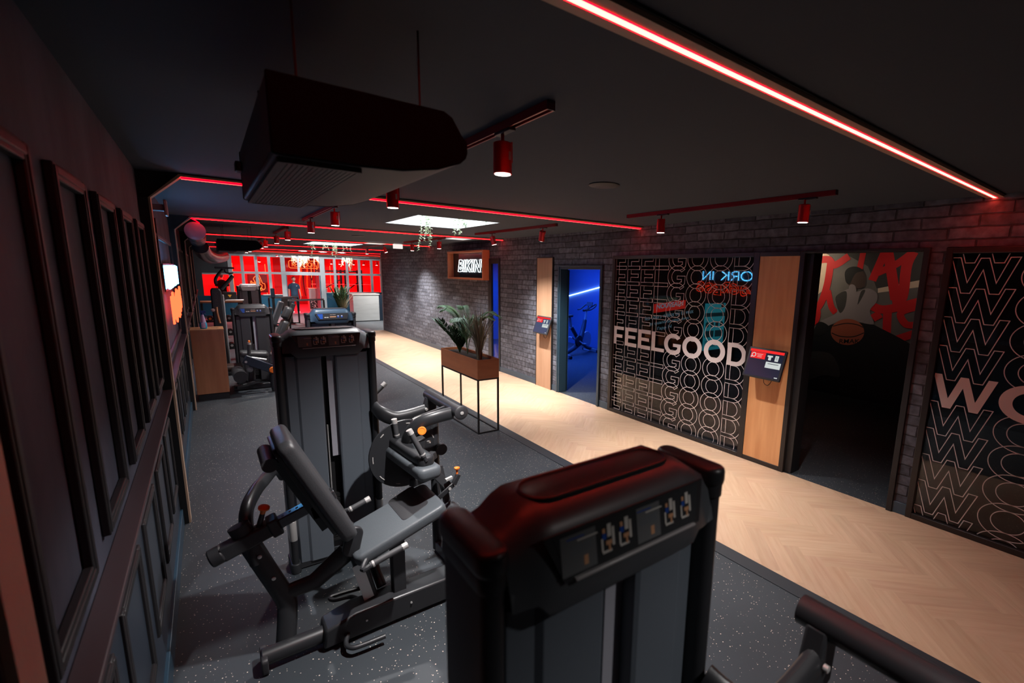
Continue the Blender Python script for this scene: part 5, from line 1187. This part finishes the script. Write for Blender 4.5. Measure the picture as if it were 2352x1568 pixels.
mb = MB(); mb.tube(bez([at(515, 618, Y=Yc), at(518, 625, Y=Yc), at(524, 627, Y=Yc), at(536, 627, Y=Yc)], 5), .012, 8); mb.build('handlebar', 'frame', t)
mb = MB(); mb.cyl(at(508, 664, Y=Yc + .1), at(535, 633, Y=Yc + .1), .032, None, 12); mb.build('swing_handle', 'black', t)
mb = MB(); mb.box(a.x - .05, b.x + .4, Yc - .05, Yc + .3, 0, .05); mb.build('base_plate', 'black', t)
mb = MB(); mb.tube(bez([at(497, 705, Y=Yc - .06), at(499, 720, Y=Yc - .06), at(505, 742, Y=Yc - .06)], 4), .02, 8); mb.build('strap', 'woodd', t)

# dumbbell shelf behind the cabinet, with bars and dumbbells
t = thing('storage_rack', (.3, 12.6, 0), 'black storage rack with a reddish wooden top shelf behind the cable column', 'rack')
Yr = 12.6; a, b = at(459, 693, Y=Yr), at(557, 690, Y=Yr); zt = a.z; x0r, x1r = max(a.x, XL + .06), b.x
mb = MB(); mb.box(x0r, x1r, Yr, Yr + .4, zt - .03, zt); mb.build('top_shelf', 'woodd', t)
for x in (x0r, x1r - .04):
    for y in (Yr + .02, Yr + .34): mb = MB(); mb.box(x, x + .04, y, y + .04, 0, zt - .03); mb.build('post', 'rackblk', t)
mb = MB()
for zz in (.25, .55, .85): mb.box(x0r, x1r, Yr + .03, Yr + .36, zz, zz + .025)
mb.build('shelf', 'rackblk', t)
G2 = 'bars and dumbbells on the storage rack'
for zz, nn_, row in ((.275, 4, 'bottom'), (.575, 4, 'middle'), (.875, 4, 'top')):
    for i in range(nn_):
        x = x0r + .14 + i * (x1r - x0r - .24) / (nn_ - 1); y = Yr + .18
        mb = MB(); mb.m(0).cyl((x, y - .14, zz + .055), (x, y - .04, zz + .055), .052, None, 14); mb.cyl((x, y + .04, zz + .055), (x, y + .14, zz + .055), .052, None, 14); mb.m(1).cyl((x, y - .05, zz + .055), (x, y + .05, zz + .055), .015, None, 10)
        mb.m(2 if (i == 0 and zz > .5) else 1).cyl((x, y - .145, zz + .055), (x, y - .14, zz + .055), .026, None, 12)
        tag(mb.build('dumbbell', ['rackblk', 'chrome', 'orange']), 'black dumbbell, %s from the left on the %s shelf of the storage rack' % (('first', 'second', 'third', 'last')[i], row), 'dumbbell', G2)
for i, (pa_, pb_) in enumerate((((517, 684), (557, 683)), ((521, 687), (560, 687)))):
    mb = MB(); p_, q_ = at(*pa_, Y=Yr + .05 + .08 * i), at(*pb_, Y=Yr + .05 + .08 * i); p_.z = q_.z = zt + .018; mb.cyl(p_, q_, .017, None, 10)
    tag(mb.build('chrome_bar', 'chrome'), ('rear' if i else 'front') + ' silver bar lying on the wooden top of the storage rack', 'bar')
t = thing('storage_box', (.75, 12.85, zt), 'black box with an orange triangle sticker on the storage rack', 'box')
a, b = at(512, 684, Y=12.85), at(543, 670, Y=12.85)
mb = MB(); mb.box(a.x, b.x, 12.82, 12.98, zt, b.z); mb.build('case', 'rackblk', t, bevel=.01)
cc = at(528, 680, Y=12.815); mb = MB(); mb.prism([(cc.x - .035, 12.8195, cc.z + .03), (cc.x + .035, 12.8195, cc.z + .03), (cc.x, 12.8195, cc.z - .03)], (0, -.002, 0)); mb.build('warning_sticker', 'yellow', t)

# far silver-topped tower
t = thing('weight_machine', (1.0, 17, 0), 'distant weight tower with a silver instruction head in front of the flame sign', 'gym machine')
a, b = at(543, 657, Y=17), at(598, 657, Y=17)
tower(t, a.x, b.x, 17.0, a.z + .01, .2, False, P('far_shroud', (.16, .13, .14), .4), 'rackblk', True)
mb = MB(); p = [at(552, 657, Y=16.955), at(590, 657, Y=16.955), at(586, 667, Y=16.955), at(557, 667, Y=16.955)]; mb.prism(p, (0, -.02, 0)); mb.build('silver_head', 'steel', t, bevel=.004)

# black tube machine entering at the lower right is part of the near leg machine; small upright pad further off
t = thing('upright_pad', (2.0, 19.4, 0), 'small dark upright machine pad behind the railing by the red room', 'gym machine')
a, b = at(621, 662, Y=19.4), at(627, 684, Y=19.4)
mb = MB(); mb.box(a.x, a.x + .12, 19.4, 19.5, b.z, a.z); mb.build('pad', 'shroudblue', t, bevel=.02)
mb = MB(); mb.box(a.x + .02, a.x + .10, 19.42, 19.48, .05, b.z); mb.box(a.x - .1, a.x + .5, 19.3, 19.6, 0, .05); mb.box(a.x + .3, a.x + .36, 19.42, 19.48, .05, .8); mb.build('frame', 'frame', t)

# ================================================================ RED ROOM FRONT
def X24(px, py=630): return at(px, py, Y=YR).x
zt_, zm_, zb_ = 2.50, 1.80, .96
FG = P('grey_window_frame', (.42, .42, .43), .45)
xd0, xd1 = X24(651), X24(740)
mb = MB()
mb.box(XL, X24(526), YR, YR + .12, zm_ - .06, H)                                             # grey wall over the left pane
mb.box(X24(526), 8.6, YR, YR + .12, zt_, H)
mb.box(X24(520, 680), xd0 - .06, YR, YR + .12, 0, zb_ - .10); mb.box(xd1 + .10, 8.6, YR, YR + .12, 0, zb_ - .02)
mb.box(XL, X24(464), YR, YR + .12, 0, zm_ - .06); mb.box(X24(464), X24(520, 680), YR, YR + .12, 0, .68)
struct(mb.build('wall_red_front', [P('front_wall_grey', (.045, .045, .05), .6)]))
mb = MB(); mb.box(xd0 - 3.1, xd0 - .12, YR - .03, YR - .001, .02, zb_ - .12); mb.box(xd1 + .12, 8.5, YR - .03, YR - .001, .02, zb_ - .04); struct(mb.build('trim_6', 'teal'))
mb = MB(); mb.box(X24(600), xd0 - .10, YR - .07, YR, zb_ - .12, zb_ - .08); mb.box(xd1 + .10, X24(868), YR - .07, YR, zb_ - .04, zb_); struct(mb.build('trim_7', 'lightgrey'))
mb = MB()
def vbar(px, z0, z1, w=.09, py=630): x = X24(px, py); mb.box(x - w / 2, x + w / 2, YR - .02, YR + .10, z0, z1)
for px in (558, 590, 620): vbar(px, zb_ - .1, zt_, .11)
vbar(530, .7, zt_, .14)
vbar(651, 0, zt_, .17); vbar(741, 0, zt_, .20); vbar(687, zm_, zt_, .09)
for px in (769.5, 798, 826, 854, 876): vbar(px, zb_ - .02, zt_, .10)
mb.box(X24(530), 8.6, YR - .016, YR + .096, zm_ - .05, zm_ + .04); mb.box(X24(526), 8.6, YR - .016, YR + .096, zt_ - .02, zt_ + .05)
mb.box(xd0, xd1, YR - .03, YR + .11, zm_ - .08, zm_ + .07)
mb.box(X24(464), X24(530), YR - .02, YR + .1, zm_ - .10, zm_ - .04); mb.box(X24(464), X24(530), YR - .02, YR + .1, .66, .72)
w4 = struct(mb.build('window_4', FG))
mb = MB(); mb.box(X24(530), xd0, YR + .03, YR + .036, zb_ - .1, zt_); mb.box(xd0, xd1, YR + .03, YR + .036, zm_, zt_); mb.box(xd1, 8.6, YR + .03, YR + .036, zb_, zt_); mb.box(X24(464), X24(530), YR + .03, YR + .036, .7, zm_ - .06)
mb.build('pane', 'glassclear', w4)
mb = MB(); mb.box(xd0 + .085, xd0 + .12, YR + .0, YR + .9, .01, zm_ - .09); mb.box(xd1 - .13, xd1 - .10, YR, YR + .9, .01, zm_ - .09)
struct(mb.build('door_3', P('door_blue_edge', (.10, .22, .28), .3)))
# shell of the red room
mb = MB(); mb.box(XL - .2, 9.0, 31.0, 31.1, 0, H); mb.box(XL - .2, XL, YR + .12, 31, 0, H); mb.box(8.9, 9.0, YR + .12, 31, 0, H); struct(mb.build('wall_red_room', 'redwall'))
mb = MB(); mb.box(X24(655) + .2, X24(745) + 1.2, 30.9, 30.99, 0, 2.55); struct(mb.build('wall_red_room_dark_sheet', P('doorway_dark_red', (.22, .004, .008), .6)))  # dark sheet added to deepen the red behind the doorway
for i, (x, y) in enumerate(((.9, 26.6), (2.6, 28.5), (4.6, 26.8), (6.6, 28.2))):
    mb = MB(); mb.box(x - .5, x + .5, y - .05, y + .05, H - .05, H - .012); tag(mb.build('red_ceiling_lamp', 'redpanel'), ('leftmost', 'second', 'third', 'rightmost')[i] + ' red lamp on the ceiling inside the red room', 'ceiling lamp', 'red lamps of the red room')
    light('red_room_light', 'AREA', (x, y, H - .07), RL if 'RL' in globals() else 150, (1, .045, .06), (x, y, 0), size=1.2)
for px, z in ((761, 'over the first small red pane'), (780, 'over the second small red pane'), (812, 'over the third small red pane'), (835, 'over the fourth small red pane'), (865, 'over the last small red pane'), (596, 'left of the doorway')):
    q = at(px, 608, Y=26.0); mb = MB(); mb.cyl((q.x, 26, H - .002), (q.x, 26, 2.42), .012, None, 8); mb.cyl((q.x, 26, 2.42), (q.x, 26, 2.27), .055, None, 14); mb.m(1).cyl((q.x, 26, 2.269), (q.x, 26, 2.262), .045, None, 14)
    tag(mb.build('red_room_spot', ['spot', 'lens']), 'small red spot lamp inside the red room, ' + z, 'spot lamp', 'spot lamps inside the red room')
t = thing('neon_sign', ((xd0 + xd1) / 2, 24.75, 2.0), 'orange-red neon sign reading REDROOM over the red room doorway', 'neon sign')
a, b = at(664, 616, Y=24.75), at(730, 600, Y=24.75); a.z += .02
mb = MB(); neon_word(mb, 'REDROOM', (a.x + .13, 24.75, a.z + .07), (1, 0, 0), (0, 0, 1), b.x - a.x - .26, b.z - a.z - .14, .010); mb.build('neon_lettering', 'neonred2', t)
mb = MB(); r = .05; rr = [(a.x, a.z + r), (a.x, b.z - r), (a.x + r, b.z), (b.x - r, b.z), (b.x, b.z - r), (b.x, a.z + r), (b.x - r, a.z), (a.x + r, a.z)]; mb.tube([(u, 24.75, v) for u, v in rr], .012, 6, closed=True); mb.build('neon_border', 'neonred2', t)
mb = MB()
for f_ in (.2, .8): x = a.x + (b.x - a.x) * f_; mb.cyl((x, 24.75, b.z), (x, 24.75, H - .002), .004, None, 6)
mb.build('hanging_wire', 'greyp', t)
# flame neon
t = thing('neon_sign', (2.0, 27.0, .9), 'yellow and orange neon drawing of a flame inside the red room', 'neon sign')
a, b = at(571, 672, Y=27.08), at(613, 630, Y=27.08); mb = MB(); mb.box(a.x, b.x, 27.06, 27.1, a.z, b.z); mb.build('backing_panel', P('maroon_panel', (.10, .008, .01), .5), t)
def fl(pts): return bez([at(x, y, Y=27.0) for x, y in pts], 5)
mb = MB()
for pts in (((580, 654), (576, 649), (577, 645), (581, 650), (585, 646), (582, 640), (586, 634)), ((595, 632), (599, 641), (603, 650), (608, 652), (609, 662), (604, 666)), ((594, 637), (597, 645), (597, 652), (602, 655), (601, 661), (604, 664), (598, 668)), ((580, 655), (584, 652), (589, 646), (588, 652))): mb.tube(fl(pts), .012, 6)
mb.build('outer_tube', 'neonred2', t)
mb = MB()
for pts in (((579, 654), (582, 658), (588, 652), (590, 658)), ((596, 658), (599, 662), (597, 667), (594, 663))): mb.tube(fl(pts), .012, 6)
mb.build('inner_tube', 'neonyel', t)
# vertical red light tubes
for px, lab in ((537, 'leftmost'), (612, 'second'), (717, 'third'), (730, 'fourth'), (760, 'rightmost')):
    q = at(px, 650, Y=29.5); mb = MB(); mb.cyl((q.x, 29.5, .3), (q.x, 29.5, 2.2), .012, None, 8)
    tag(mb.build('light_tube', 'neonred2'), lab + ' thin vertical orange light tube at the back of the red room', 'light tube', 'vertical light tubes in the red room')
# cable crossover / racks in silhouette
def rack(x, y, w, h, label, d=.9):
    t = thing('power_rack', (x, y, 0), label, 'gym rack', 'black racks in the red room')
    for a in (-w / 2, w / 2):
        for b in (0, d): mb = MB(); mb.box(x + a - .04, x + a + .04, y + b - .04, y + b + .04, 0, h); mb.build('upright', 'rackblk', t)
    mb = MB(); mb.box(x - w / 2, x + w / 2, y - .03, y + .03, h - .12, h - .04); mb.box(x - w / 2, x + w / 2, y + d - .03, y + d + .03, h - .12, h - .04); mb.beam((x - w / 2, y, .9), (x + w / 2, y + .02, 1.5), .05, .05); mb.build('crossbar', 'rackblk', t)
    mb = MB(); mb.cyl((x - w / 2 - .4, y - .06, 1.25), (x + w / 2 + .4, y - .06, 1.25), .014, None, 8); mb.build('barbell', 'chrome', t)
    mb = MB(); mb.pad((x, y + .2, .5), (1, 0, 0), (0, 1, 0), (0, 0, 1), .14, .4, .08, .03, .02); mb.box(x - .05, x + .05, y, y + .5, 0, .46); mb.build('bench', 'vinyld', t)
rack(X24(785), 27.2, 1.0, 2.0, 'black power rack behind the small red panes right of the doorway'); rack(X24(838), 26.8, .8, 2.0, 'black rack tower behind the rightmost small red panes')
q = at(704, 660, Y=28.5)
t = thing('suspension_trainer', (q.x, 28.5, .5), 'tangle of black straps and orange bands hanging behind the walking person', 'gym equipment')
for i in range(7):
    x = q.x - .25 + .12 * i; mb = MB(); mb.tube(bez([(x, 28.5 + .05 * (i % 3), 2.65), (x + random.uniform(-.08, .08), 28.5, 1.9), (x + random.uniform(-.15, .15), 28.5, 1.3), (x + random.uniform(-.1, .1), 28.5, .6)], 5), .02 if i % 3 else .035, 8); mb.build('strap', 'rackblk' if i % 3 else 'orange', t)
t = thing('reception_box', (X24(723), 26, 0), 'white box desk standing in the doorway of the red room', 'desk')
a, b = at(711, 692, Y=26), at(736, 663, Y=26); mb = MB(); mb.box(a.x, b.x + .3, 26, 26.5, 0, b.z); bd = mb.build('body', 'lightgrey', t, bevel=.01)
mb = MB(); mb.box(a.x - .02, b.x + .32, 25.98, 26.52, b.z, b.z + .03); mb.build('top', P('pale_oak', (.75, .6, .4), .4), t)
a, b = at(713, 709, Y=25.97), at(739, 688, Y=25.97); mb = MB(); mb.m(0).box(a.x, b.x, 25.985, 25.998, a.z, b.z)
mb.m(1)
for i in range(26): u, v = random.uniform(.04, .8), random.uniform(.03, .85); w_, h_ = random.uniform(.05, .16), random.uniform(.03, .14); mb.box(a.x + (b.x - a.x) * u, a.x + (b.x - a.x) * (u + w_), 25.98, 25.985, a.z + (b.z - a.z) * v, a.z + (b.z - a.z) * (v + h_))
mb.build('graphic_panel', ['rackblk', 'white'], t)

# railings
def railing(p, q, h, label):
    t = thing('railing', ((p[0] + q[0]) / 2, (p[1] + q[1]) / 2, 0), label, 'railing', 'black frame railings')
    P0, P1 = Vector((*p, 0)), Vector((*q, 0))
    for a in (P0, P1): mb = MB(); mb.box(a.x - .025, a.x + .025, a.y - .025, a.y + .025, 0, h - .04); mb.build('post', 'rackblk', t)
    mb = MB(); mb.beam(P0 + Vector((0, 0, h - .02)), P1 + Vector((0, 0, h - .02)), .06, .04, (0, 0, 1)); mb.build('top_rail', 'greyp', t)
    mb = MB(); mb.beam(P0 + Vector((0, 0, .01)), P1 + Vector((0, 0, .01)), .05, .02, (0, 0, 1)); mb.build('bottom_rail', 'rackblk', t)
q = at(743, 686, Z=1.0); railing((2.09, 18.0), (q.x, q.y), 1.0, 'black frame railing in front of the red room doorway')
q = at(619, 682, Z=1.0); railing((q.x, q.y + .3), (2.66, 20.25), .99, 'further railing reaching left behind the tilted bench pad')
t = thing('low_wall_desk', (2.3, 20.4, 0), 'beige-grey low panel desk behind the railings', 'desk')
a = at(648, 700, Y=20.4); b = at(674, 744, Y=20.4); mb = MB(); mb.box(a.x, b.x, 20.4, 20.55, 0, .92); mb.build('panel', P('beige_grey_panel', (.20, .18, .165), .5), t); mb = MB(); mb.box(a.x - .25, b.x, 20.38, 20.9, .92, .95); mb.build('top', 'greyp', t)

# stainless counter, chairs of the recess
t = thing('steel_counter', (5.0, 20.0, 0), 'stainless steel fronted counter at the end of the brick wall', 'counter')
mb = MB(); mb.box(4.50, 5.47, 19.9, 20.5, .03, 1.05); mb.build('front_panel', 'steel', t, bevel=.004); mb = MB(); mb.box(4.46, 5.50, 19.88, 20.6, 1.05, 1.09); mb.build('worktop', 'lightgrey', t, bevel=.004)
mb = MB(); mb.box(5.47, 7.2, 19.95, 20.5, 0, 1.05); mb.build('side_cabinet', P('navy_cabinet', (.008, .016, .028), .4), t); mb = MB(); mb.box(4.48, 5.49, 19.92, 20.5, 0, .03); mb.build('kick_plate', 'dark', t)
light('counter_fill', 'SPOT', (5.0, 18.9, 2.5), 280, (1, .95, .9), (5.0, 19.9, .6), spot_size=math.radians(70), spot_blend=.6, shadow_soft_size=.05)  # unseen spot added to brighten the steel front
# bushy floor plant
px0 = at(787, 700, Y=14.9)
t = thing('floor_planter', (px0.x, 14.9, 0), 'tall black planter holding the bushy plants before the steel counter', 'planter')
mb = MB(); mb.lathe((px0.x, 14.9, 0), [(.13, 0), (.16, .02), (.22, .78), (.22, .8), (.19, .8), (.18, .74), (0, .74)], (0, 0, 1), 28); mb.build('pot', 'rackblk', t)
broad('leafy_plant', (px0.x - .04, 14.9, .745), 44, .72, 'bushy dark green plant in the tall black planter', 'dgreen', w=.032, spr=.5)
blades('grass_plant', (px0.x + .02, 14.84, .745), 130, .7, 'spiky dry grass at the foot of the bushy plant', 'dry', .012, .9)

# ================================================================ PEOPLE
def skin_body(name, verts, edges, mat_, parent, root=0, sub=2, loc=Vector((0, 0, 0)), rot=0):
    me = bpy.data.meshes.new(name); o = bpy.data.objects.new(name, me); COL.objects.link(o); o.parent = parent
    c, s = math.cos(rot), math.sin(rot)
    me.from_pydata([(x * c - y * s, x * s + y * c, z) for (x, y, z, *_r) in verts], [], edges and [] or []); me = o.data; me.clear_geometry()
    me.from_pydata([(v[0] * c - v[1] * s, v[0] * s + v[1] * c, v[2]) for v in verts], edges, [])
    md = o.modifiers.new('skin', 'SKIN'); md.use_smooth_shade = True
    if not me.skin_vertices: bpy.context.view_layer.objects.active = o; me.skin_vertices.new() if hasattr(me.skin_vertices, 'new') else None
    for i, v in enumerate(verts): sv = me.skin_vertices[0].data[i]; r = v[3]; sv.radius = (r, r) if not isinstance(r, tuple) else r; sv.use_root = (i == root)
    ss = o.modifiers.new('sub', 'SUBSURF'); ss.levels = sub; ss.render_levels = sub; me.materials.append(M[mat_]); ORG[o.name] = ORG[parent.name]; return o
def person(loc, rot, label, shirt, sc=1.0, beard=True):
    t = thing('person', loc, label, 'person')
    # skeleton: x to the person's left, y behind, z up (faces -y)
    V = [(0, 0, .94, .085), (0, .01, 1.10, .082), (0, .015, 1.28, .095), (0, .02, 1.40, .07), (0, .01, 1.50, .055), (0, -.005, 1.56, .05),
         (.17, .02, 1.39, .05), (.225, .02, 1.17, .042), (.235, -.06, .93, .032), (.235, -.085, .87, .030), (-.17, .02, 1.39, .05), (-.225, .03, 1.17, .042), (-.238, .0, .93, .032), (-.238, -.01, .87, .030),
         (.085, 0, .86, .060), (.11, -.03, .50, .058), (.115, .02, .10, .040), (-.085, 0, .86, .060), (-.10, .03, .50, .058), (-.11, .12, .10, .040)]
    Ed = [(0, 1), (1, 2), (2, 3), (3, 4), (4, 5), (3, 6), (6, 7), (7, 8), (8, 9), (3, 10), (10, 11), (11, 12), (12, 13), (0, 14), (14, 15), (15, 16), (0, 17), (17, 18), (18, 19)]
    n0 = len(V)
    for s, w in ((1, 9), (-1, 13)):           # hands with five fingers
        wx, wy, wz, _ = V[w]; base = len(V); V.append((wx + .003 * s, wy - .012, wz - .055, .026)); Ed.append((w, base))
        for k, (dy, L) in enumerate(((-.028, .070), (-.010, .082), (.009, .076), (.026, .06))):
            i = len(V); V.append((wx + .002 * s, wy - .012 + dy, wz - .10, .0095)); V.append((wx - .010 * s, wy - .018 + dy, wz - .10 - L * .55, .008)); V.append((wx - .022 * s, wy - .02 + dy, wz - .10 - L, .007)); Ed += [(base, i), (i, i + 1), (i + 1, i + 2)]
        i = len(V); V.append((wx - .005 * s, wy - .045, wz - .05, .011)); V.append((wx - .012 * s, wy - .062, wz - .095, .009)); Ed += [(base, i), (i, i + 1)]
    V = [(a * sc, b * sc, c * sc, d * sc) for a, b, c, d in V]
    skin_body('body', V, Ed, 'skin', t, 0, 1, rot=rot)
    c, s = math.cos(rot), math.sin(rot); L0 = Vector(loc)
    def g(x, y, z): return L0 + Vector((x * c - y * s, x * s + y * c, z)) * sc
    mb = MB(); 
    R = Matrix.Rotation(rot, 3, 'Z')
    def ell(x, y, z, rx, ry, rz, seg=20, rings=14):
        m_ = MB(); m_.ell((0, 0, 0), rx * sc, ry * sc, rz * sc, seg, rings); o_ = len(mb.v); cc = g(x, y, z)
        mb.add([cc + R @ v for v in m_.v], m_.f)
    ell(0, -.01, 1.66, .074, .092, .115); ell(0, -.03, 1.595, .052, .062, .05); ell(0, -.105, 1.645, .013, .018, .022, 10, 8); ell(.078, .0, 1.655, .012, .02, .032, 10, 8); ell(-.078, .0, 1.655, .012, .02, .032, 10, 8); ell(0, -.092, 1.605, .024, .010, .008, 10, 6)
    hd = mb.build('head', 'skin', t)
    mb = MB(); ell(.030, -.088, 1.672, .011, .008, .008, 10, 6); ell(-.030, -.088, 1.672, .011, .008, .008, 10, 6); mb.build('eyes', 'rackblk', hd)
    mb = MB(); ell(0, .010, 1.705, .083, .098, .088); ell(0, .045, 1.665, .080, .062, .085)
    if beard: ell(0, -.045, 1.572, .050, .050, .035)
    mb.build('hair', 'hair', hd)
    sx3 = tuple(R @ Vector((1, 0, 0)))
    mb = MB(); mb.tube([g(0, .0, .86), g(0, .0, .93), g(0, .01, 1.05), g(0, .015, 1.22), g(0, .018, 1.36), g(0, .018, 1.435), g(0, .012, 1.485)], [q * sc for q in (.162, .168, .158, .178, .190, .150, .068)], 22, .64, side=sx3)
    for sg, ex in ((1, .0), (-1, .005)): mb.tube([g(sg * .12, .02, 1.385), g(sg * .170, .02, 1.365), g(sg * .205, .02, 1.29), g(sg * .218, .022, 1.19)], [q * sc for q in (.060, .066, .062, .059)], 14)
    mb.build('shirt', shirt, t, ang=60)
    mb = MB(); mb.tube([g(0, 0, .80), g(0, 0, .86), g(0, 0, .95), g(0, 0, .98)], [q * sc for q in (.12, .165, .160, .150)], 22, .66, side=sx3)
    for kn in (((.085, 0, .86), (.10, -.01, .70), (.11, -.03, .50), (.113, .0, .28), (.115, .02, .08)), ((-.085, 0, .86), (-.095, .01, .70), (-.10, .03, .50), (-.105, .08, .28), (-.11, .12, .08))):
        mb.tube([g(*p_) for p_ in kn], [q * sc for q in (.090, .088, .068, .060, .050)], 14)
    mb.build('trousers', 'trouser', t, ang=60)
    for x, y in ((.115, .02), (-.11, .12)):
        mb = MB(); cc = g(x, y - .05, .045); mb.pad(cc, R @ Vector((1, 0, 0)), R @ Vector((0, 1, 0)), (0, 0, 1), .048 * sc, .135 * sc, .09 * sc, .045, .03); mb.build('shoe', 'white', t)
    mb = MB(); cc = g(.075, -.152, 1.33); mb.obox(cc, R @ Vector((1, 0, 0)), (0, 0, 1), R @ Vector((0, 1, 0)), .022, .012, .003); mb.build('chest_logo', 'white', t)
    return t
q = at(680, 715, Y=24.9)
person((q.x, 24.9, 0), .12, 'person in a navy T-shirt and dark trousers walking out of the red room doorway', 'tshirt', at(682, 636, Y=24.9).z / 1.76)
M['blackcloth'] = P('black_clothing', (.003, .003, .003), .9, 0, .1)
q = at(511, 660, Y=26.2)
person((q.x, 26.2, 0), 2.9, 'person in black with dark hair, seen through the left pane of the red room', 'blackcloth', .98, False)

# ================================================================ SPIN BIKES in the blue room
def bike(x, y, label):
    t = thing('spin_bike', (x, y, 0), label, 'exercise bike', 'spin bikes in the blue room')
    K = M['bikeframe'] if 'bikeframe' in M else None
    if K is None: M['bikeframe'] = P('bike_frame', (.05, .05, .06), .35); M['bikesteel'] = P('bike_silver', (.6, .6, .6), .3, .6)
    def p(u, v, z): return Vector((x + u, y + v + u * .33, z))
    for u in (-.6, .6): 
        mb = MB(); mb.beam(p(u, -.27, .05), p(u, .27, .05), .08, .06, (0, 0, 1)); mb.m(1).cyl(p(u, -.27, .035), p(u, -.32, .035), .035, None, 12); mb.cyl(p(u, .27, .035), p(u, .32, .035), .035, None, 12); mb.build('stabiliser', ['bikesteel', 'rackblk'], t)
    mb = MB(); mb.tube(bez([p(-.6, 0, .09), p(-.25, 0, .16), p(.05, 0, .30), p(.22, 0, .62), p(.30, 0, .88)], 6), [.05, .05, .05, .055, .06, .06, .06, .065, .065, .065, .07, .07, .07, .07, .065, .065, .065, .06, .06, .06, .06, .055, .055, .055, .05], 12); mb.tube(bez([p(.6, 0, .08), p(.35, 0, .16), p(.12, 0, .32)], 5), .045, 10); mb.tube([p(-.02, 0, .42), p(-.30, 0, .74)], .05, 12); mb.build('frame', 'bikeframe', t)
    mb = MB(); mb.lathe(p(.38, 0, .34), [(.22, -.02), (.235, 0), (.22, .02)], (-.33, 1, 0), 28); mb.build('flywheel', 'bikesteel', t)
    mb = MB(); mb.lathe(p(-.02, -.06, .36), [(.14, -.02), (.15, .02)], (-.33, 1, 0), 24); mb.build('belt_guard', 'rackblk', t)
    mb = MB(); mb.beam(p(.30, 0, .85), p(.36, 0, 1.10), .05, .04); mb.beam(p(-.30, 0, .72), p(-.38, 0, .98), .05, .04); mb.build('adjust_post', 'bikesteel', t)
    mb = MB(); mb.pad(p(-.42, 0, 1.02), (1, .33, 0), (-.33, 1, 0), (0, 0, 1), .13, .075, .06, .05, .025); mb.build('saddle', 'rackblk', t)
    mb = MB(); mb.tube(bez([p(.14, -.16, 1.14), p(.32, -.20, 1.15), p(.50, -.22, 1.22), p(.62, -.16, 1.28), p(.50, -.05, 1.20), p(.36, 0, 1.14), p(.50, .05, 1.20), p(.62, .16, 1.28), p(.50, .22, 1.22), p(.32, .20, 1.15), p(.14, .16, 1.14)], 4), .018, 8); mb.tube([p(.22, 0, 1.12), p(.45, 0, 1.14)], .03, 10); mb.build('handlebar', 'rackblk', t)
    mb = MB(); mb.obox(p(.50, 0, 1.28), (.3, .1, 1), (-.33, 1, 0), (-1, -.33, .3), .05, .09, .01); mb.build('console', 'rackblk', t)
    for s, u, z in ((-1, .12, .28), (1, -.16, .44)): mb = MB(); mb.beam(p(-.02, s * .09, .36), p(u, s * .11, z), .015, .03); mb.obox(p(u, s * .17, z), (1, .33, 0), (-.33, 1, 0), (0, 0, 1), .05, .05, .012); mb.build('pedal', 'bikesteel', t)
    return t
M['bikeframe'] = P('bike_frame', (.05, .05, .06), .35); M['bikesteel'] = P('bike_silver', (.6, .6, .6), .3, .6)
bike(7.50, 9.47, 'spin bike standing fully visible through the blue doorway'); bike(7.3, 10.75, 'spin bike half hidden by the left jamb of the blue doorway')
a, b = at(1300, 681, X=8.57), at(1380, 659, X=8.57); d = b - a
mb = MB(); mb.beam(a - d * .6, b + d * .35, .022, .022, (1, 0, 0)); tag(mb.build('led_line', 'ledblue'), 'slanting blue-white light line on the wall of the cycling room', 'LED light')
light('blue_room_light', 'AREA', (7.0, 9.6, 2.6), 120, (.02, .12, 1), (7.0, 9.6, 0), size=2.5, spread=math.radians(110))
light('blue_room_wall_light', 'AREA', (6.2, 9.8, 2.5), 45, (.02, .10, 1), (8.6, 10.2, 2.0), size=1.0, spread=math.radians(120))
light('blue_room_far_light', 'AREA', (6.6, 11.8, 2.6), 90, (.02, .12, 1), (6.6, 12.4, 0), size=1.5, spread=math.radians(120))
light('mural_spot', 'SPOT', (8.0, 4.55, 2.62), 30, (1, .80, .58), (8.9, 4.35, 2.2), spot_size=math.radians(100), spot_blend=.8, shadow_soft_size=.05)
light('mural_spot', 'SPOT', (7.6, 2.5, 2.62), 11, (1, .75, .6), (8.9, 3.0, 1.9), spot_size=math.radians(90), spot_blend=1, shadow_soft_size=.05)  # unseen spot added to lift the reds at the upper right
